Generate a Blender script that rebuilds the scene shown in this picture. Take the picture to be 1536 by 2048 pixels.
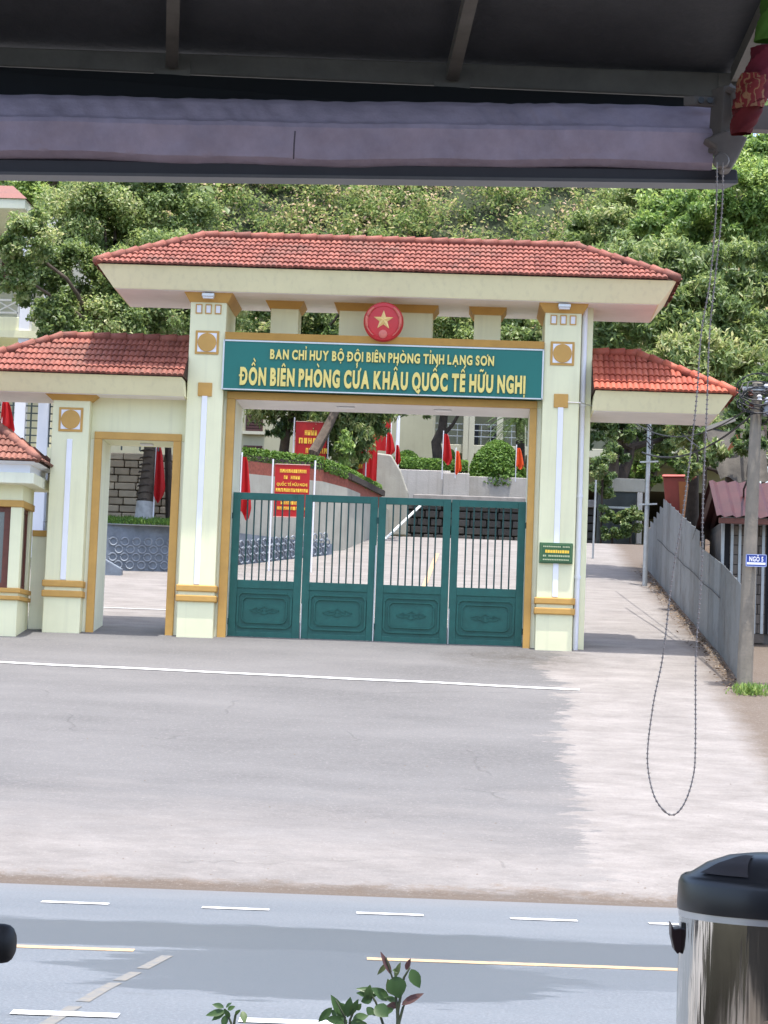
import bpy, math, random, unicodedata
import numpy as np
from mathutils import Vector, Matrix
random.seed(7)
RNG = np.random.default_rng(11)
S = bpy.context.scene
for o in list(bpy.data.objects): bpy.data.objects.remove(o)
COL = S.collection
R = math.radians

# ---------------------------------------------------------------- camera
E = 2.2                       # eye height above the road
F, CX, CY = 4500.0, 768.0, 1024.0
_vp = Vector((930 - CX, -(1412 - CY), -F)).normalized()
_r = R(1.95)
_up = Vector((math.sin(_r), math.cos(_r), 0)); _up = (_up - _vp * _up.dot(_vp)).normalized()
_xx = _vp.cross(_up)
M3 = Matrix((_xx, _vp, _up))             # rows: world axes seen in camera space -> camera-to-world rotation
cam = bpy.data.cameras.new('camera'); cam_o = bpy.data.objects.new('camera', cam); COL.objects.link(cam_o)
cam_o.matrix_world = Matrix.Translation((0, 0, E)) @ M3.to_4x4()
cam.sensor_fit = 'HORIZONTAL'; cam.sensor_width = 36; cam.lens = F / 1536 * 36
cam.clip_start = 0.05; cam.clip_end = 2000
S.camera = cam_o
def at(px, py, Y):                       # point of the photograph's pixel at depth Y
    d = M3 @ Vector((px - CX, -(py - CY), -F))
    d = d * (Y / d.y)
    return Vector((d.x, d.y, d.z + E))

# ---------------------------------------------------------------- world, sun, exposure
W = bpy.data.worlds.new('World'); S.world = W; W.use_nodes = True
nt = W.node_tree; bg = nt.nodes['Background']
sky = nt.nodes.new('ShaderNodeTexSky'); sky.sky_type = 'NISHITA'; sky.sun_disc = False
SUNV = Vector((0.07, -0.13, 1)).normalized()
sky.sun_elevation = math.asin(SUNV.z); sky.sun_rotation = math.atan2(SUNV.x, SUNV.y)
sky.air_density = 1.0; sky.dust_density = 3.0; sky.ozone_density = 1.0
nt.links.new(sky.outputs[0], bg.inputs[0]); bg.inputs[1].default_value = 0.15
sun = bpy.data.lights.new('sun', 'SUN'); sun.energy = 2.3; sun.angle = R(0.53); sun.color = (1, .96, .9)
sun_o = bpy.data.objects.new('sun', sun); COL.objects.link(sun_o)
sun_o.rotation_euler = SUNV.to_track_quat('Z', 'Y').to_euler()
S.view_settings.view_transform = 'Standard'; S.view_settings.look = 'None'
S.view_settings.exposure = 1.6; S.view_settings.gamma = 1; S.view_settings.use_curve_mapping = False
S.render.engine = 'CYCLES'
S.cycles.max_bounces = 7; S.cycles.diffuse_bounces = 4; S.cycles.transparent_max_bounces = 8

# ---------------------------------------------------------------- materials
MATS = {}
def _mat(name):
    m = bpy.data.materials.new(name); m.use_nodes = True
    n = m.node_tree.nodes; return m, n, m.node_tree.links, n['Principled BSDF']
def rgb(c): return (c[0], c[1], c[2], 1)
def mat(name, col, rough=.7, var=.12, scale=3., metal=0., bump=0., bscale=40., col2=None, spec=.4, streak=0., transl=0.):
    """procedural paint / metal / cloth: base colour broken up by noise, optional vertical rain streaks, fine relief"""
    if name in MATS: return MATS[name]
    m, n, l, b = _mat(name)
    tc = n.new('ShaderNodeNewGeometry')
    nz = n.new('ShaderNodeTexNoise'); nz.inputs['Scale'].default_value = scale; nz.inputs['Detail'].default_value = 6; nz.inputs['Roughness'].default_value = .65
    l.new(tc.outputs['Position'], nz.inputs['Vector'])
    ramp = n.new('ShaderNodeValToRGB'); ramp.color_ramp.elements[0].position = .3; ramp.color_ramp.elements[1].position = .7
    c2 = col2 or tuple(max(0, c * (1 - var)) for c in col); c1 = tuple(min(1, c * (1 + var * .4)) for c in col)
    ramp.color_ramp.elements[0].color = rgb(c2); ramp.color_ramp.elements[1].color = rgb(c1)
    l.new(nz.outputs[0], ramp.inputs[0]); out = ramp.outputs[0]
    if streak:
        mp = n.new('ShaderNodeMapping'); mp.inputs['Scale'].default_value = (7, 7, .45)
        l.new(tc.outputs['Position'], mp.inputs[0])
        n2 = n.new('ShaderNodeTexNoise'); n2.inputs['Scale'].default_value = 1.3; n2.inputs['Detail'].default_value = 5
        l.new(mp.outputs[0], n2.inputs['Vector'])
        r2 = n.new('ShaderNodeMapRange'); r2.inputs[1].default_value = .52; r2.inputs[2].default_value = .75; r2.inputs[3].default_value = 0; r2.inputs[4].default_value = streak
        l.new(n2.outputs[0], r2.inputs[0])
        mx = n.new('ShaderNodeMixRGB'); l.new(r2.outputs[0], mx.inputs[0]); l.new(out, mx.inputs[1]); mx.inputs[2].default_value = (.22, .2, .16, 1); out = mx.outputs[0]
    l.new(out, b.inputs['Base Color'])
    b.inputs['Roughness'].default_value = rough; b.inputs['Metallic'].default_value = metal; b.inputs['Specular IOR Level'].default_value = spec
    if bump:
        n3 = n.new('ShaderNodeTexNoise'); n3.inputs['Scale'].default_value = bscale; n3.inputs['Detail'].default_value = 8
        l.new(tc.outputs['Position'], n3.inputs['Vector'])
        bp = n.new('ShaderNodeBump'); bp.inputs['Strength'].default_value = bump; bp.inputs['Distance'].default_value = .02
        l.new(n3.outputs[0], bp.inputs['Height']); l.new(bp.outputs[0], b.inputs['Normal'])
    if transl:
        tr = n.new('ShaderNodeBsdfTranslucent'); l.new(out, tr.inputs[0])
        ms = n.new('ShaderNodeMixShader'); ms.inputs[0].default_value = transl
        l.new(b.outputs[0], ms.inputs[1]); l.new(tr.outputs[0], ms.inputs[2]); l.new(ms.outputs[0], n['Material Output'].inputs[0])
    MATS[name] = m; return m
def piece_mat(name, col, col2, rough=.75, bump=.3, bscale=30., dirt=.0):
    """pieces of one kind that differ from one another (tiles, stones, panels): colour by object random"""
    m, n, l, b = _mat(name)
    oi = n.new('ShaderNodeObjectInfo'); g = n.new('ShaderNodeNewGeometry')
    nz = n.new('ShaderNodeTexNoise'); nz.inputs['Scale'].default_value = 4.5; nz.inputs['Detail'].default_value = 7; l.new(g.outputs['Position'], nz.inputs['Vector'])
    ad = n.new('ShaderNodeMath'); ad.operation = 'ADD'; l.new(oi.outputs['Random'], ad.inputs[0]); l.new(nz.outputs[0], ad.inputs[1])
    rp = n.new('ShaderNodeMapRange'); rp.inputs[1].default_value = .4; rp.inputs[2].default_value = 1.5; l.new(ad.outputs[0], rp.inputs[0])
    mx = n.new('ShaderNodeMixRGB'); mx.inputs[1].default_value = rgb(col); mx.inputs[2].default_value = rgb(col2); l.new(rp.outputs[0], mx.inputs[0])
    out = mx.outputs[0]
    if dirt:
        n2 = n.new('ShaderNodeTexNoise'); n2.inputs['Scale'].default_value = 1.1; n2.inputs['Detail'].default_value = 9; n2.inputs['Roughness'].default_value = .7; l.new(g.outputs['Position'], n2.inputs['Vector'])
        r2 = n.new('ShaderNodeMapRange'); r2.inputs[1].default_value = .5; r2.inputs[2].default_value = .68; r2.inputs[4].default_value = dirt; l.new(n2.outputs[0], r2.inputs[0])
        m2 = n.new('ShaderNodeMixRGB'); l.new(r2.outputs[0], m2.inputs[0]); l.new(out, m2.inputs[1]); m2.inputs[2].default_value = (.09, .065, .05, 1); out = m2.outputs[0]
    l.new(out, b.inputs['Base Color']); b.inputs['Roughness'].default_value = rough
    n3 = n.new('ShaderNodeTexNoise'); n3.inputs['Scale'].default_value = bscale; n3.inputs['Detail'].default_value = 6; l.new(g.outputs['Position'], n3.inputs['Vector'])
    bp = n.new('ShaderNodeBump'); bp.inputs['Strength'].default_value = bump; bp.inputs['Distance'].default_value = .02
    l.new(n3.outputs[0], bp.inputs['Height']); l.new(bp.outputs[0], b.inputs['Normal'])
    MATS[name] = m; return m
def leaf_mat(name, stops, rough=.42, transl=.3, spec=.5):
    m, n, l, b = _mat(name)
    a = n.new('ShaderNodeAttribute'); a.attribute_name = 'tint'
    rp = n.new('ShaderNodeValToRGB')
    while len(rp.color_ramp.elements) < len(stops): rp.color_ramp.elements.new(.5)
    for e, (p, c) in zip(rp.color_ramp.elements, stops): e.position = p; e.color = rgb(c)
    l.new(a.outputs['Fac'], rp.inputs[0]); l.new(rp.outputs[0], b.inputs['Base Color'])
    b.inputs['Roughness'].default_value = rough; b.inputs['Specular IOR Level'].default_value = spec
    tr = n.new('ShaderNodeBsdfTranslucent'); hs = n.new('ShaderNodeHueSaturation'); hs.inputs['Value'].default_value = 1.5; hs.inputs['Hue'].default_value = .485
    l.new(rp.outputs[0], hs.inputs['Color']); l.new(hs.outputs[0], tr.inputs[0])
    ms = n.new('ShaderNodeMixShader'); ms.inputs[0].default_value = transl
    l.new(b.outputs[0], ms.inputs[1]); l.new(tr.outputs[0], ms.inputs[2]); l.new(ms.outputs[0], n['Material Output'].inputs[0])
    MATS[name] = m; return m

cream = mat('cream_paint', (.81, .79, .53), .75, .06, 1.2, bump=.12, bscale=90, streak=.10)
cream2 = mat('pale_paint', (.81, .80, .62), .75, .06, 1.2, bump=.12, bscale=90, streak=.16)
soffit_m = mat('soffit_paint', (.88, .83, .80), .85, .08, 1.5, bump=.1)
fascia_paint = mat('fascia_paint', (.90, .85, .56), .75, .06, 1.2, bump=.1, bscale=90, streak=.12)
ochre = mat('ochre_paint', (.56, .32, .085), .6, .12, 3, bump=.08, bscale=80)
white = mat('white_paint', (.82, .82, .86), .55, .05, 2)
teal = mat('teal_gate_paint', (.016, .108, .09), .42, .2, 5, bump=.06, bscale=120)
teal_d = mat('dark_teal_bar_paint', (.012, .06, .055), .45, .2, 5)
signteal = mat('sign_teal', (.012, .16, .135), .38, .08, 1)
gold = mat('gold_letters', (.78, .60, .20), .34, .12, 6, metal=.75)
silver = mat('silver_trim', (.62, .62, .62), .35, .1, 6, metal=.6)
tile_m = piece_mat('roof_tile', (.165, .046, .031), (.275, .088, .060), .76, .4, 35, dirt=.5)
tile_o = piece_mat('roof_tile_orange', (.28, .052, .028), (.41, .10, .055), .72, .4, 35, dirt=.3)
tile_old = piece_mat('roof_tile_old', (.15, .055, .038), (.25, .10, .07), .75, .5, 35, dirt=.6)
under_m = mat('roof_underlay', (.05, .018, .012), .9)
redm = mat('red_cloth', (.46, .010, .012), .7, .12, 4, transl=.2)
redsign = mat('red_board', (.42, .012, .012), .5, .1, 3)
orange_cloth = mat('orange_cloth', (.80, .10, .02), .7, .1, 4, transl=.2)
yellowm = mat('yellow_print', (.85, .55, .06), .6, .05, 3)
brownwood = mat('brown_wood', (.14, .045, .03), .5, .25, 8)
glass_m = mat('window_glass', (.10, .12, .13), .08, .1, 2, spec=.9)
concrete = mat('weathered_concrete', (.235, .205, .165), .85, .3, 2.5, bump=.4, bscale=25, streak=.35)
stone_g = mat('grey_blue_stone', (.17, .20, .24), .7, .3, 4, bump=.3)
galv = mat('galvanised_steel', (.42, .44, .45), .42, .15, 6, metal=.5)
bark = mat('bark', (.11, .085, .065), .95, .45, 5, bump=.9, bscale=14)
bark_d = mat('dark_bark', (.055, .042, .034), .95, .45, 5, bump=.9, bscale=14)
blackp = mat('black_plastic', (.018, .019, .022), .33, .2, 30, spec=.5)

# ---------------------------------------------------------------- object helpers
WLOC = {}
def tag(o, label=None, cat=None, group=None, kind=None):
    if label: o['label'] = label
    if cat: o['category'] = cat
    if group: o['group'] = group
    if kind: o['kind'] = kind
    return o
def thing(name, loc, label, cat, group=None):
    o = bpy.data.objects.new(name, None); COL.objects.link(o); o.empty_display_size = .2
    o.location = loc; WLOC[o] = Vector(loc); return tag(o, label, cat, group)
def place(name, me, parent, loc, rot=None, origin=None):
    """put (shared) mesh data at world location loc under parent"""
    o = bpy.data.objects.new(name, me); COL.objects.link(o)
    base = WLOC[parent] if parent else Vector((0, 0, 0))
    o.parent = parent; o.location = Vector(loc) - base; WLOC[o] = Vector(loc)
    if rot is not None: o.rotation_euler = rot
    return o
class MB:
    def __init__(s): s.v = []; s.f = []
    def add(s, vs, fs):
        k = len(s.v); s.v += [tuple(v) for v in vs]; s.f += [tuple(i + k for i in f) for f in fs]; return s
    def hexa(s, p):      # 8 points: bottom 0-3 ccw, top 4-7
        return s.add(p, [(3, 2, 1, 0), (4, 5, 6, 7), (0, 1, 5, 4), (1, 2, 6, 5), (2, 3, 7, 6), (3, 0, 4, 7)])
    def box(s, x0, x1, y0, y1, z0, z1):
        return s.hexa([(x0, y0, z0), (x1, y0, z0), (x1, y1, z0), (x0, y1, z0), (x0, y0, z1), (x1, y0, z1), (x1, y1, z1), (x0, y1, z1)])
    def bar(s, a, b, w, h=None, up=(0, 0, 1)):
        a, b = Vector(a), Vector(b); h = h or w; d = (b - a).normalized(); u = Vector(up)
        if abs(d.dot(u)) > .98: u = Vector((0, 1, 0))
        x = d.cross(u).normalized() * w / 2; y = x.cross(d).normalized() * h / 2
        return s.hexa([a - x - y, a + x - y, a + x + y, a - x + y, b - x - y, b + x - y, b + x + y, b - x + y])
    def tube(s, pts, rad, n=8, cap=True):
        pts = [Vector(p) for p in pts]
        if not hasattr(rad, '__len__'): rad = [rad] * len(pts)
        k = len(s.v); ref = Vector((0, 0, 1))
        for i, p in enumerate(pts):
            d = (pts[min(i + 1, len(pts) - 1)] - pts[max(i - 1, 0)]).normalized()
            u = ref if abs(d.dot(ref)) < .95 else Vector((0, 1, 0))
            x = d.cross(u).normalized(); y = x.cross(d)
            for j in range(n):
                a = 2 * math.pi * j / n; s.v.append(tuple(p + (x * math.cos(a) + y * math.sin(a)) * rad[i]))
        for i in range(len(pts) - 1):
            for j in range(n):
                a, b = k + i * n + j, k + i * n + (j + 1) % n; s.f.append((a, b, b + n, a + n))
        if cap:
            s.f.append(tuple(k + j for j in range(n))[::-1]); s.f.append(tuple(k + (len(pts) - 1) * n + j for j in range(n)))
        return s
    def lathe(s, prof, c, n=32, axis='z'):
        k = len(s.v)
        for r, h in prof:
            for j in range(n):
                a = 2 * math.pi * j / n
                q = (r * math.cos(a), r * math.sin(a), h) if axis == 'z' else (r * math.cos(a), -h, r * math.sin(a))
                s.v.append((c[0] + q[0], c[1] + q[1], c[2] + q[2]))
        for i in range(len(prof) - 1):
            for j in range(n):
                a, b = k + i * n + j, k + i * n + (j + 1) % n; s.f.append((a, b, b + n, a + n))
        s.f.append(tuple(k + j for j in range(n))[::-1]); s.f.append(tuple(k + (len(prof) - 1) * n + j for j in range(n)))
        return s
    def prism(s, poly, y0, y1):       # poly in (x,z), extruded along y
        n = len(poly)
        vs = [(x, y0, z) for x, z in poly] + [(x, y1, z) for x, z in poly]
        return s.add(vs, [tuple(range(n)), tuple(range(2 * n - 1, n - 1, -1))] + [(i, i + n, (i + 1) % n + n, (i + 1) % n) for i in range(n)])
    def grid(s, fn, nu, nv, closed_u=False):
        k = len(s.v)
        for j in range(nv + 1):
            for i in range(nu + 1): s.v.append(tuple(fn(i / nu, j / nv)))
        for j in range(nv):
            for i in range(nu):
                a = k + j * (nu + 1) + i; s.f.append((a, a + 1, a + nu + 2, a + nu + 1))
        return s
    def mesh(s, name, m, origin=(0, 0, 0), smooth=False):
        me = bpy.data.meshes.new(name); o = Vector(origin)
        me.from_pydata([tuple(Vector(v) - o) for v in s.v], [], s.f)
        import bmesh as _b
        bm = _b.new(); bm.from_mesh(me); _b.ops.recalc_face_normals(bm, faces=bm.faces); bm.to_mesh(me); bm.free()
        for mm in (m if isinstance(m, (list, tuple)) else [m]): me.materials.append(mm)
        if smooth: me.polygons.foreach_set('use_smooth', [True] * len(me.polygons))
        return me
    def build(s, name, m, parent=None, smooth=False, bevel=0, origin=None, **kw):
        og = Vector(origin) if origin is not None else (WLOC[parent] if parent else Vector((0, 0, 0)))
        me = s.mesh(name, m, og, smooth); o = place(name, me, parent, og)
        if bevel:
            b = o.modifiers.new('bevel', 'BEVEL'); b.width = bevel; b.segments = 2; b.limit_method = 'ANGLE'
        if smooth and hasattr(me, 'set_sharp_from_angle'): me.set_sharp_from_angle(angle=R(40))
        return tag(o, **kw)
def B(x0, x1, y0, y1, z0, z1): return MB().box(x0, x1, y0, y1, z0, z1)
def Z(z): return z + E              # heights measured from eye level

# ---------------------------------------------------------------- ground
def yedge(x): return 26.15 + .045 * x
def gz(x, y):
    e = yedge(x)
    if y < e: return 0.0
    if y < 44: t = (y - e) / (44 - e); z = -2.2 + 3.29 * t
    elif y < 72: z = 1.09 + .15 * (y - 44)
    else: z = 1.09 + .15 * 28 + .06 * (y - 72)
    return z + E
def ground_material():
    m, n, l, b = _mat('forecourt_concrete')
    g = n.new('ShaderNodeNewGeometry'); sp = n.new('ShaderNodeSeparateXYZ'); l.new(g.outputs['Position'], sp.inputs[0])
    def noise(sc, det=8, rough=.6, vec=None, stretch=None):
        t = n.new('ShaderNodeTexNoise'); t.inputs['Scale'].default_value = sc; t.inputs['Detail'].default_value = det; t.inputs['Roughness'].default_value = rough
        if stretch:
            mp = n.new('ShaderNodeMapping'); mp.inputs['Scale'].default_value = stretch; l.new(g.outputs['Position'], mp.inputs[0]); l.new(mp.outputs[0], t.inputs['Vector'])
        else: l.new(g.outputs['Position'], t.inputs['Vector'])
        return t.outputs[0]
    def math_(op, a, bb, c=None):
        t = n.new('ShaderNodeMath'); t.operation = op
        for i, v in enumerate((a, bb, c)):
            if v is None: continue
            if isinstance(v, (int, float)): t.inputs[i].default_value = v
            else: l.new(v, t.inputs[i])
        return t.outputs[0]
    def rng(v, a, bb, lo=0, hi=1):
        t = n.new('ShaderNodeMapRange'); t.inputs[1].default_value = a; t.inputs[2].default_value = bb; t.inputs[3].default_value = lo; t.inputs[4].default_value = hi; l.new(v, t.inputs[0]); return t.outputs[0]
    def mix(f, a, bb):
        t = n.new('ShaderNodeMixRGB')
        for i, v in enumerate((f, a, bb)):
            if isinstance(v, tuple): t.inputs[i].default_value = rgb(v)
            elif isinstance(v, (int, float)): t.inputs[i].default_value = v
            else: l.new(v, t.inputs[i])
        return t.outputs[0]
    x, y = sp.outputs[0], sp.outputs[1]
    asph = mix(rng(noise(.55, 9, .62, stretch=(.5, 1.2, 1)), .36, .66), (.092, .090, .090), (.152, .148, .146))
    asph = mix(rng(noise(14, 4), .3, .75), asph, (.128, .125, .124))
    conc = mix(rng(noise(1.3, 11, .74, stretch=(.8, 1.7, 1)), .32, .68), (.150, .137, .127), (.25, .232, .218))
    # the ragged edge between the newer asphalt apron and the old concrete
    rag = math_('ADD', math_('MULTIPLY', noise(2.0, 10, .78, stretch=(.55, 1.5, 1)), 2.6), math_('MULTIPLY', noise(.4, 2), 1.5))
    edge = math_('SUBTRACT', math_('ADD', x, rag), 3.62)
    f1 = rng(edge, -.02, .03)
    inner = rng(y, 44.6, 45.4)                       # past the gate all is worn concrete
    f1 = math_('MAXIMUM', f1, inner)
    # the lower apron, near the road, wears down to pale concrete
    low = rng(math_('ADD', y, math_('MULTIPLY', noise(.6, 6, .6, stretch=(.4, 1, 1)), 9)), 35.5, 31.5)
    f1 = math_('MAXIMUM', f1, math_('MULTIPLY', low, .75))
    col = mix(f1, asph, conc)
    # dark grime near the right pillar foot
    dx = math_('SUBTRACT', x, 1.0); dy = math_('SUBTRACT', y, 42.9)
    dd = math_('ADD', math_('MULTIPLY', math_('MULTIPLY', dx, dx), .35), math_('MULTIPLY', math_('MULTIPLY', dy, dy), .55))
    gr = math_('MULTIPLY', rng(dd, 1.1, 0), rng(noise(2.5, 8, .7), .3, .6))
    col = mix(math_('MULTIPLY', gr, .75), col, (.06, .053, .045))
    # brown earth washed to the road edge and along the alley wall
    ye = math_('SUBTRACT', y, math_('ADD', math_('MULTIPLY', x, .045), 26.15))
    d1 = rng(math_('ADD', ye, math_('MULTIPLY', noise(2.2, 12, .82, stretch=(.6, 1, 1)), -2.6)), -.92, -1.3)
    col = mix(math_('MULTIPLY', d1, .8), col, (.135, .098, .07))
    d2 = rng(math_('ADD', ye, math_('MULTIPLY', noise(3.5, 8, .7, stretch=(.4, 1, 1)), -.7)), .02, -.18)
    col = mix(math_('MULTIPLY', d2, .7), col, (.075, .058, .044))
    wx = math_('ADD', math_('SUBTRACT', x, 4.95), math_('MULTIPLY', noise(1.5, 8, .7), .9))
    col = mix(math_('MULTIPLY', rng(wx, -.25, .25), .85), col, (.095, .07, .05))
    col = mix(math_('MULTIPLY', rng(noise(30, 6, .8), .52, .70), .45), col, (.10, .092, .086))
    col = mix(math_('MULTIPLY', rng(noise(21, 6, .8), .54, .72), .45), col, (.33, .31, .30))
    stn = rng(noise(6, 8, .75, stretch=(1, 2.5, 1)), .62, .78)
    col = mix(math_('MULTIPLY', stn, .35), col, (.10, .085, .07))
    vor = n.new('ShaderNodeTexVoronoi'); vor.feature = 'DISTANCE_TO_EDGE'; vor.inputs['Scale'].default_value = .33
    nd = n.new('ShaderNodeTexNoise'); nd.inputs['Scale'].default_value = 1.4; nd.inputs['Detail'].default_value = 8; l.new(g.outputs['Position'], nd.inputs['Vector'])
    va = n.new('ShaderNodeMixRGB'); va.inputs[0].default_value = .35; l.new(g.outputs['Position'], va.inputs[1]); l.new(nd.outputs[1], va.inputs[2]); l.new(va.outputs[0], vor.inputs['Vector'])
    crack = math_('MULTIPLY', rng(vor.outputs['Distance'], .005, .001), rng(noise(.5, 2), .57, .62))
    col = mix(math_('MULTIPLY', crack, .18), col, (.05, .045, .04))
    l.new(col, b.inputs['Base Color']); b.inputs['Roughness'].default_value = .85; b.inputs['Specular IOR Level'].default_value = .3
    bp = n.new('ShaderNodeBump'); bp.inputs['Strength'].default_value = .5; bp.inputs['Distance'].default_value = .03
    l.new(math_('ADD', noise(9, 10, .7, stretch=(1, 2, 1)), math_('MULTIPLY', crack, -1)), bp.inputs['Height']); l.new(bp.outputs[0], b.inputs['Normal'])
    return m
def road_material():
    m, n, l, b = _mat('road_asphalt')
    g = n.new('ShaderNodeNewGeometry'); sp = n.new('ShaderNodeSeparateXYZ'); l.new(g.outputs['Position'], sp.inputs[0])
    def noise(sc, det=6, rough=.6, stretch=(1, 1, 1)):
        t = n.new('ShaderNodeTexNoise'); t.inputs['Scale'].default_value = sc; t.inputs['Detail'].default_value = det; t.inputs['Roughness'].default_value = rough
        mp = n.new('ShaderNodeMapping'); mp.inputs['Scale'].default_value = stretch; l.new(g.outputs['Position'], mp.inputs[0]); l.new(mp.outputs[0], t.inputs['Vector']); return t.outputs[0]
    def mth(op, a, bb):
        t = n.new('ShaderNodeMath'); t.operation = op
        for i, v in enumerate((a, bb)):
            if isinstance(v, (int, float)): t.inputs[i].default_value = v
            else: l.new(v, t.inputs[i])
        return t.outputs[0]
    def rng(v, a, bb, lo=0, hi=1):
        t = n.new('ShaderNodeMapRange'); t.inputs[1].default_value = a; t.inputs[2].default_value = bb; t.inputs[3].default_value = lo; t.inputs[4].default_value = hi; l.new(v, t.inputs[0]); return t.outputs[0]
    def mix(f, a, bb):
        t = n.new('ShaderNodeMixRGB'); l.new(f, t.inputs[0])
        for i, v in ((1, a), (2, bb)):
            if isinstance(v, tuple): t.inputs[i].default_value = rgb(v)
            else: l.new(v, t.inputs[i])
        return t.outputs[0]
    x, y = sp.outputs[0], sp.outputs[1]
    col = mix(rng(noise(.5, 8, .65, (.4, 1.5, 1)), .3, .7), (.092, .108, .122), (.132, .148, .162))
    col = mix(mth('MULTIPLY', rng(noise(5, 8, .75), .45, .7), .5), col, (.10, .108, .12))
    col = mix(mth('MULTIPLY', rng(noise(30, 5, .8), .48, .66), .8), col, (.20, .21, .225))
    col = mix(mth('MULTIPLY', rng(noise(36, 5, .8), .48, .66), .75), col, (.075, .08, .088))
    # damp band running along the far half of the road
    nb = noise(.5, 9, .68, (.35, .9, 1))
    yy = mth('ADD', y, mth('MULTIPLY', mth('SUBTRACT', nb, .5), 2.2))
    yy = mth('ADD', yy, mth('MULTIPLY', mth('SUBTRACT', noise(2.5, 8, .75, (.5, 1, 1)), .5), .8))
    band = mth('MULTIPLY', rng(yy, 19.7, 19.9), rng(yy, 22.0, 21.8))
    ex = mth('DIVIDE', mth('ADD', x, .95), 2.1); ey = mth('DIVIDE', mth('SUBTRACT', y, 18.5), 2.0)
    el = mth('ADD', mth('MULTIPLY', ex, ex), mth('MULTIPLY', ey, ey))
    spot = rng(mth('ADD', el, mth('MULTIPLY', mth('SUBTRACT', noise(.9, 10, .72, (.45, 1.4, 1)), .5), 3.2)), 1.0, .86)
    ex2 = mth('DIVIDE', mth('SUBTRACT', x, 1.6), 1.8); ey2 = mth('DIVIDE', mth('SUBTRACT', y, 18.9), .8)
    el2 = mth('ADD', mth('MULTIPLY', ex2, ex2), mth('MULTIPLY', ey2, ey2))
    spot = mth('MAXIMUM', spot, mth('MULTIPLY', rng(mth('ADD', el2, mth('MULTIPLY', mth('SUBTRACT', noise(1.1, 10, .72, (.4, 1.6, 1)), .5), 4)), 1.0, .8), .6))
    wet = mth('MAXIMUM', band, mth('MULTIPLY', spot, .85))
    col = mix(mth('MULTIPLY', wet, .88), col, (.064, .074, .083))
    oil = mth('MULTIPLY', rng(noise(.8, 6, .7, (.5, 1, 1)), .62, .75), rng(y, 18.6, 18.0))
    col = mix(mth('MULTIPLY', oil, .5), col, (.05, .05, .047))
    dust = rng(mth('SUBTRACT', y, mth('ADD', mth('MULTIPLY', x, .045), mth('MULTIPLY', noise(1.2, 8, .7, (.5, 1, 1)), 1.8))), 23.8, 25.6)
    col = mix(mth('MULTIPLY', dust, .45), col, (.19, .178, .165))
    l.new(col, b.inputs['Base Color'])
    l.new(rng(wet, 0, 1, .62, .42), b.inputs['Roughness']); b.inputs['Specular IOR Level'].default_value = .5
    bp = n.new('ShaderNodeBump'); bp.inputs['Strength'].default_value = .35; bp.inputs['Distance'].default_value = .01
    l.new(noise(60, 4), bp.inputs['Height']); l.new(bp.outputs[0], b.inputs['Normal'])
    return m
gm = ground_material()
def sheet(name, x0, x1, y0f, y1, nx, ny, m, zf, lift=0, **kw):
    def fn(u, v):
        x = x0 + (x1 - x0) * u; ya = y0f(x) if callable(y0f) else y0f; y = ya + (y1 - ya) * v
        return (x, y, zf(x, y) + lift)
    return MB().grid(fn, nx, ny).build(name, m, **kw)
rough_z = lambda x, y: gz(x, y) + .005 * math.sin(x * 1.9 + y * .7) * math.sin(y * 1.3 - x * .4) * min(1, max(0, (y - yedge(x)) / 2)) + (.05 if y > yedge(x) + .05 else 0) * min(1, (y - yedge(x)) / .6)
sheet('ground', -16, 16, lambda x: yedge(x) - .25, 72, 64, 150, gm, rough_z, kind='structure')
road = MB().grid(lambda u, v: (-140 + 280 * u, 9.5 + (yedge(-140 + 280 * u) + .3 - 9.5) * v, 0), 40, 24).build('road', road_material(), kind='structure')
WLOC[road] = Vector((0, 0, 0))
far_m = mat('far_earth', (.10, .085, .05), .95, .4, .3, bump=.6, bscale=2)
sheet('terrain', -400, 400, 71.9, 600, 40, 30, far_m, lambda x, y: gz(0, min(y, 120)) - .05, kind='structure')
for nm, xa, xb in (('verge', -300, -15.9), ('verge', 15.9, 300)):
    sheet(nm, xa, xb, 27.5, 80, 20, 20, far_m, lambda x, y: gz(0, y) - .12, kind='structure')

# paint on road and forecourt
paint_w = mat('road_paint_white', (.62, .62, .62), .6, .25, 9)
paint_y = mat('road_paint_yellow', (.50, .33, .16), .65, .4, 7, col2=(.22, .18, .14))
def quad_strip(name, pts, w, m, parent, lift=.004, zf=None):
    k = MB(); zf = zf or (lambda x, y: 0)
    vs = []; 
    for i, (x, y) in enumerate(pts):
        a = pts[max(i - 1, 0)]; c = pts[min(i + 1, len(pts) - 1)]; dx, dy = c[0] - a[0], c[1] - a[1]; L = math.hypot(dx, dy)
        nx, ny = -dy / L * w / 2, dx / L * w / 2
        for sg in (-1, 1): vs.append((x + nx * sg, y + ny * sg, zf(x + nx * sg, y + ny * sg) + lift))
    k.add(vs, [(2 * i, 2 * i + 2, 2 * i + 3, 2 * i + 1) for i in range(len(pts) - 1)])
    return k.build(name, m, parent)
def lane(x): return .055 * x
for xa in (-10.8, -9.2, -7.55, -5.95, -4.34, -2.67, -1.06, .55, 2.0, 3.6, 5.2, 6.8):
    quad_strip('lane_dash', [(xa, 23.82 + lane(xa)), (xa + .70, 23.82 + lane(xa + .7))], .19, paint_w, road, .008)
for xa in (-9.2, -7.65, -6.1, -4.56, -3.02, -1.47, .08, 1.63, 3.2, 4.8):
    quad_strip('lane_dash', [(xa, 15.66 + lane(xa)), (xa + .73, 15.66 + lane(xa + .73))], .21, paint_w, road, .008)
for xa, xb in ((-9, -6), (-5.2, -2.77), (-.77, 2.6), (4.2, 7)):
    quad_strip('centre_dash', [(xa + (xb - xa) * t / 6, 19.66 + lane(xa + (xb - xa) * t / 6)) for t in range(7)], .20, paint_y, road)
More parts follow.
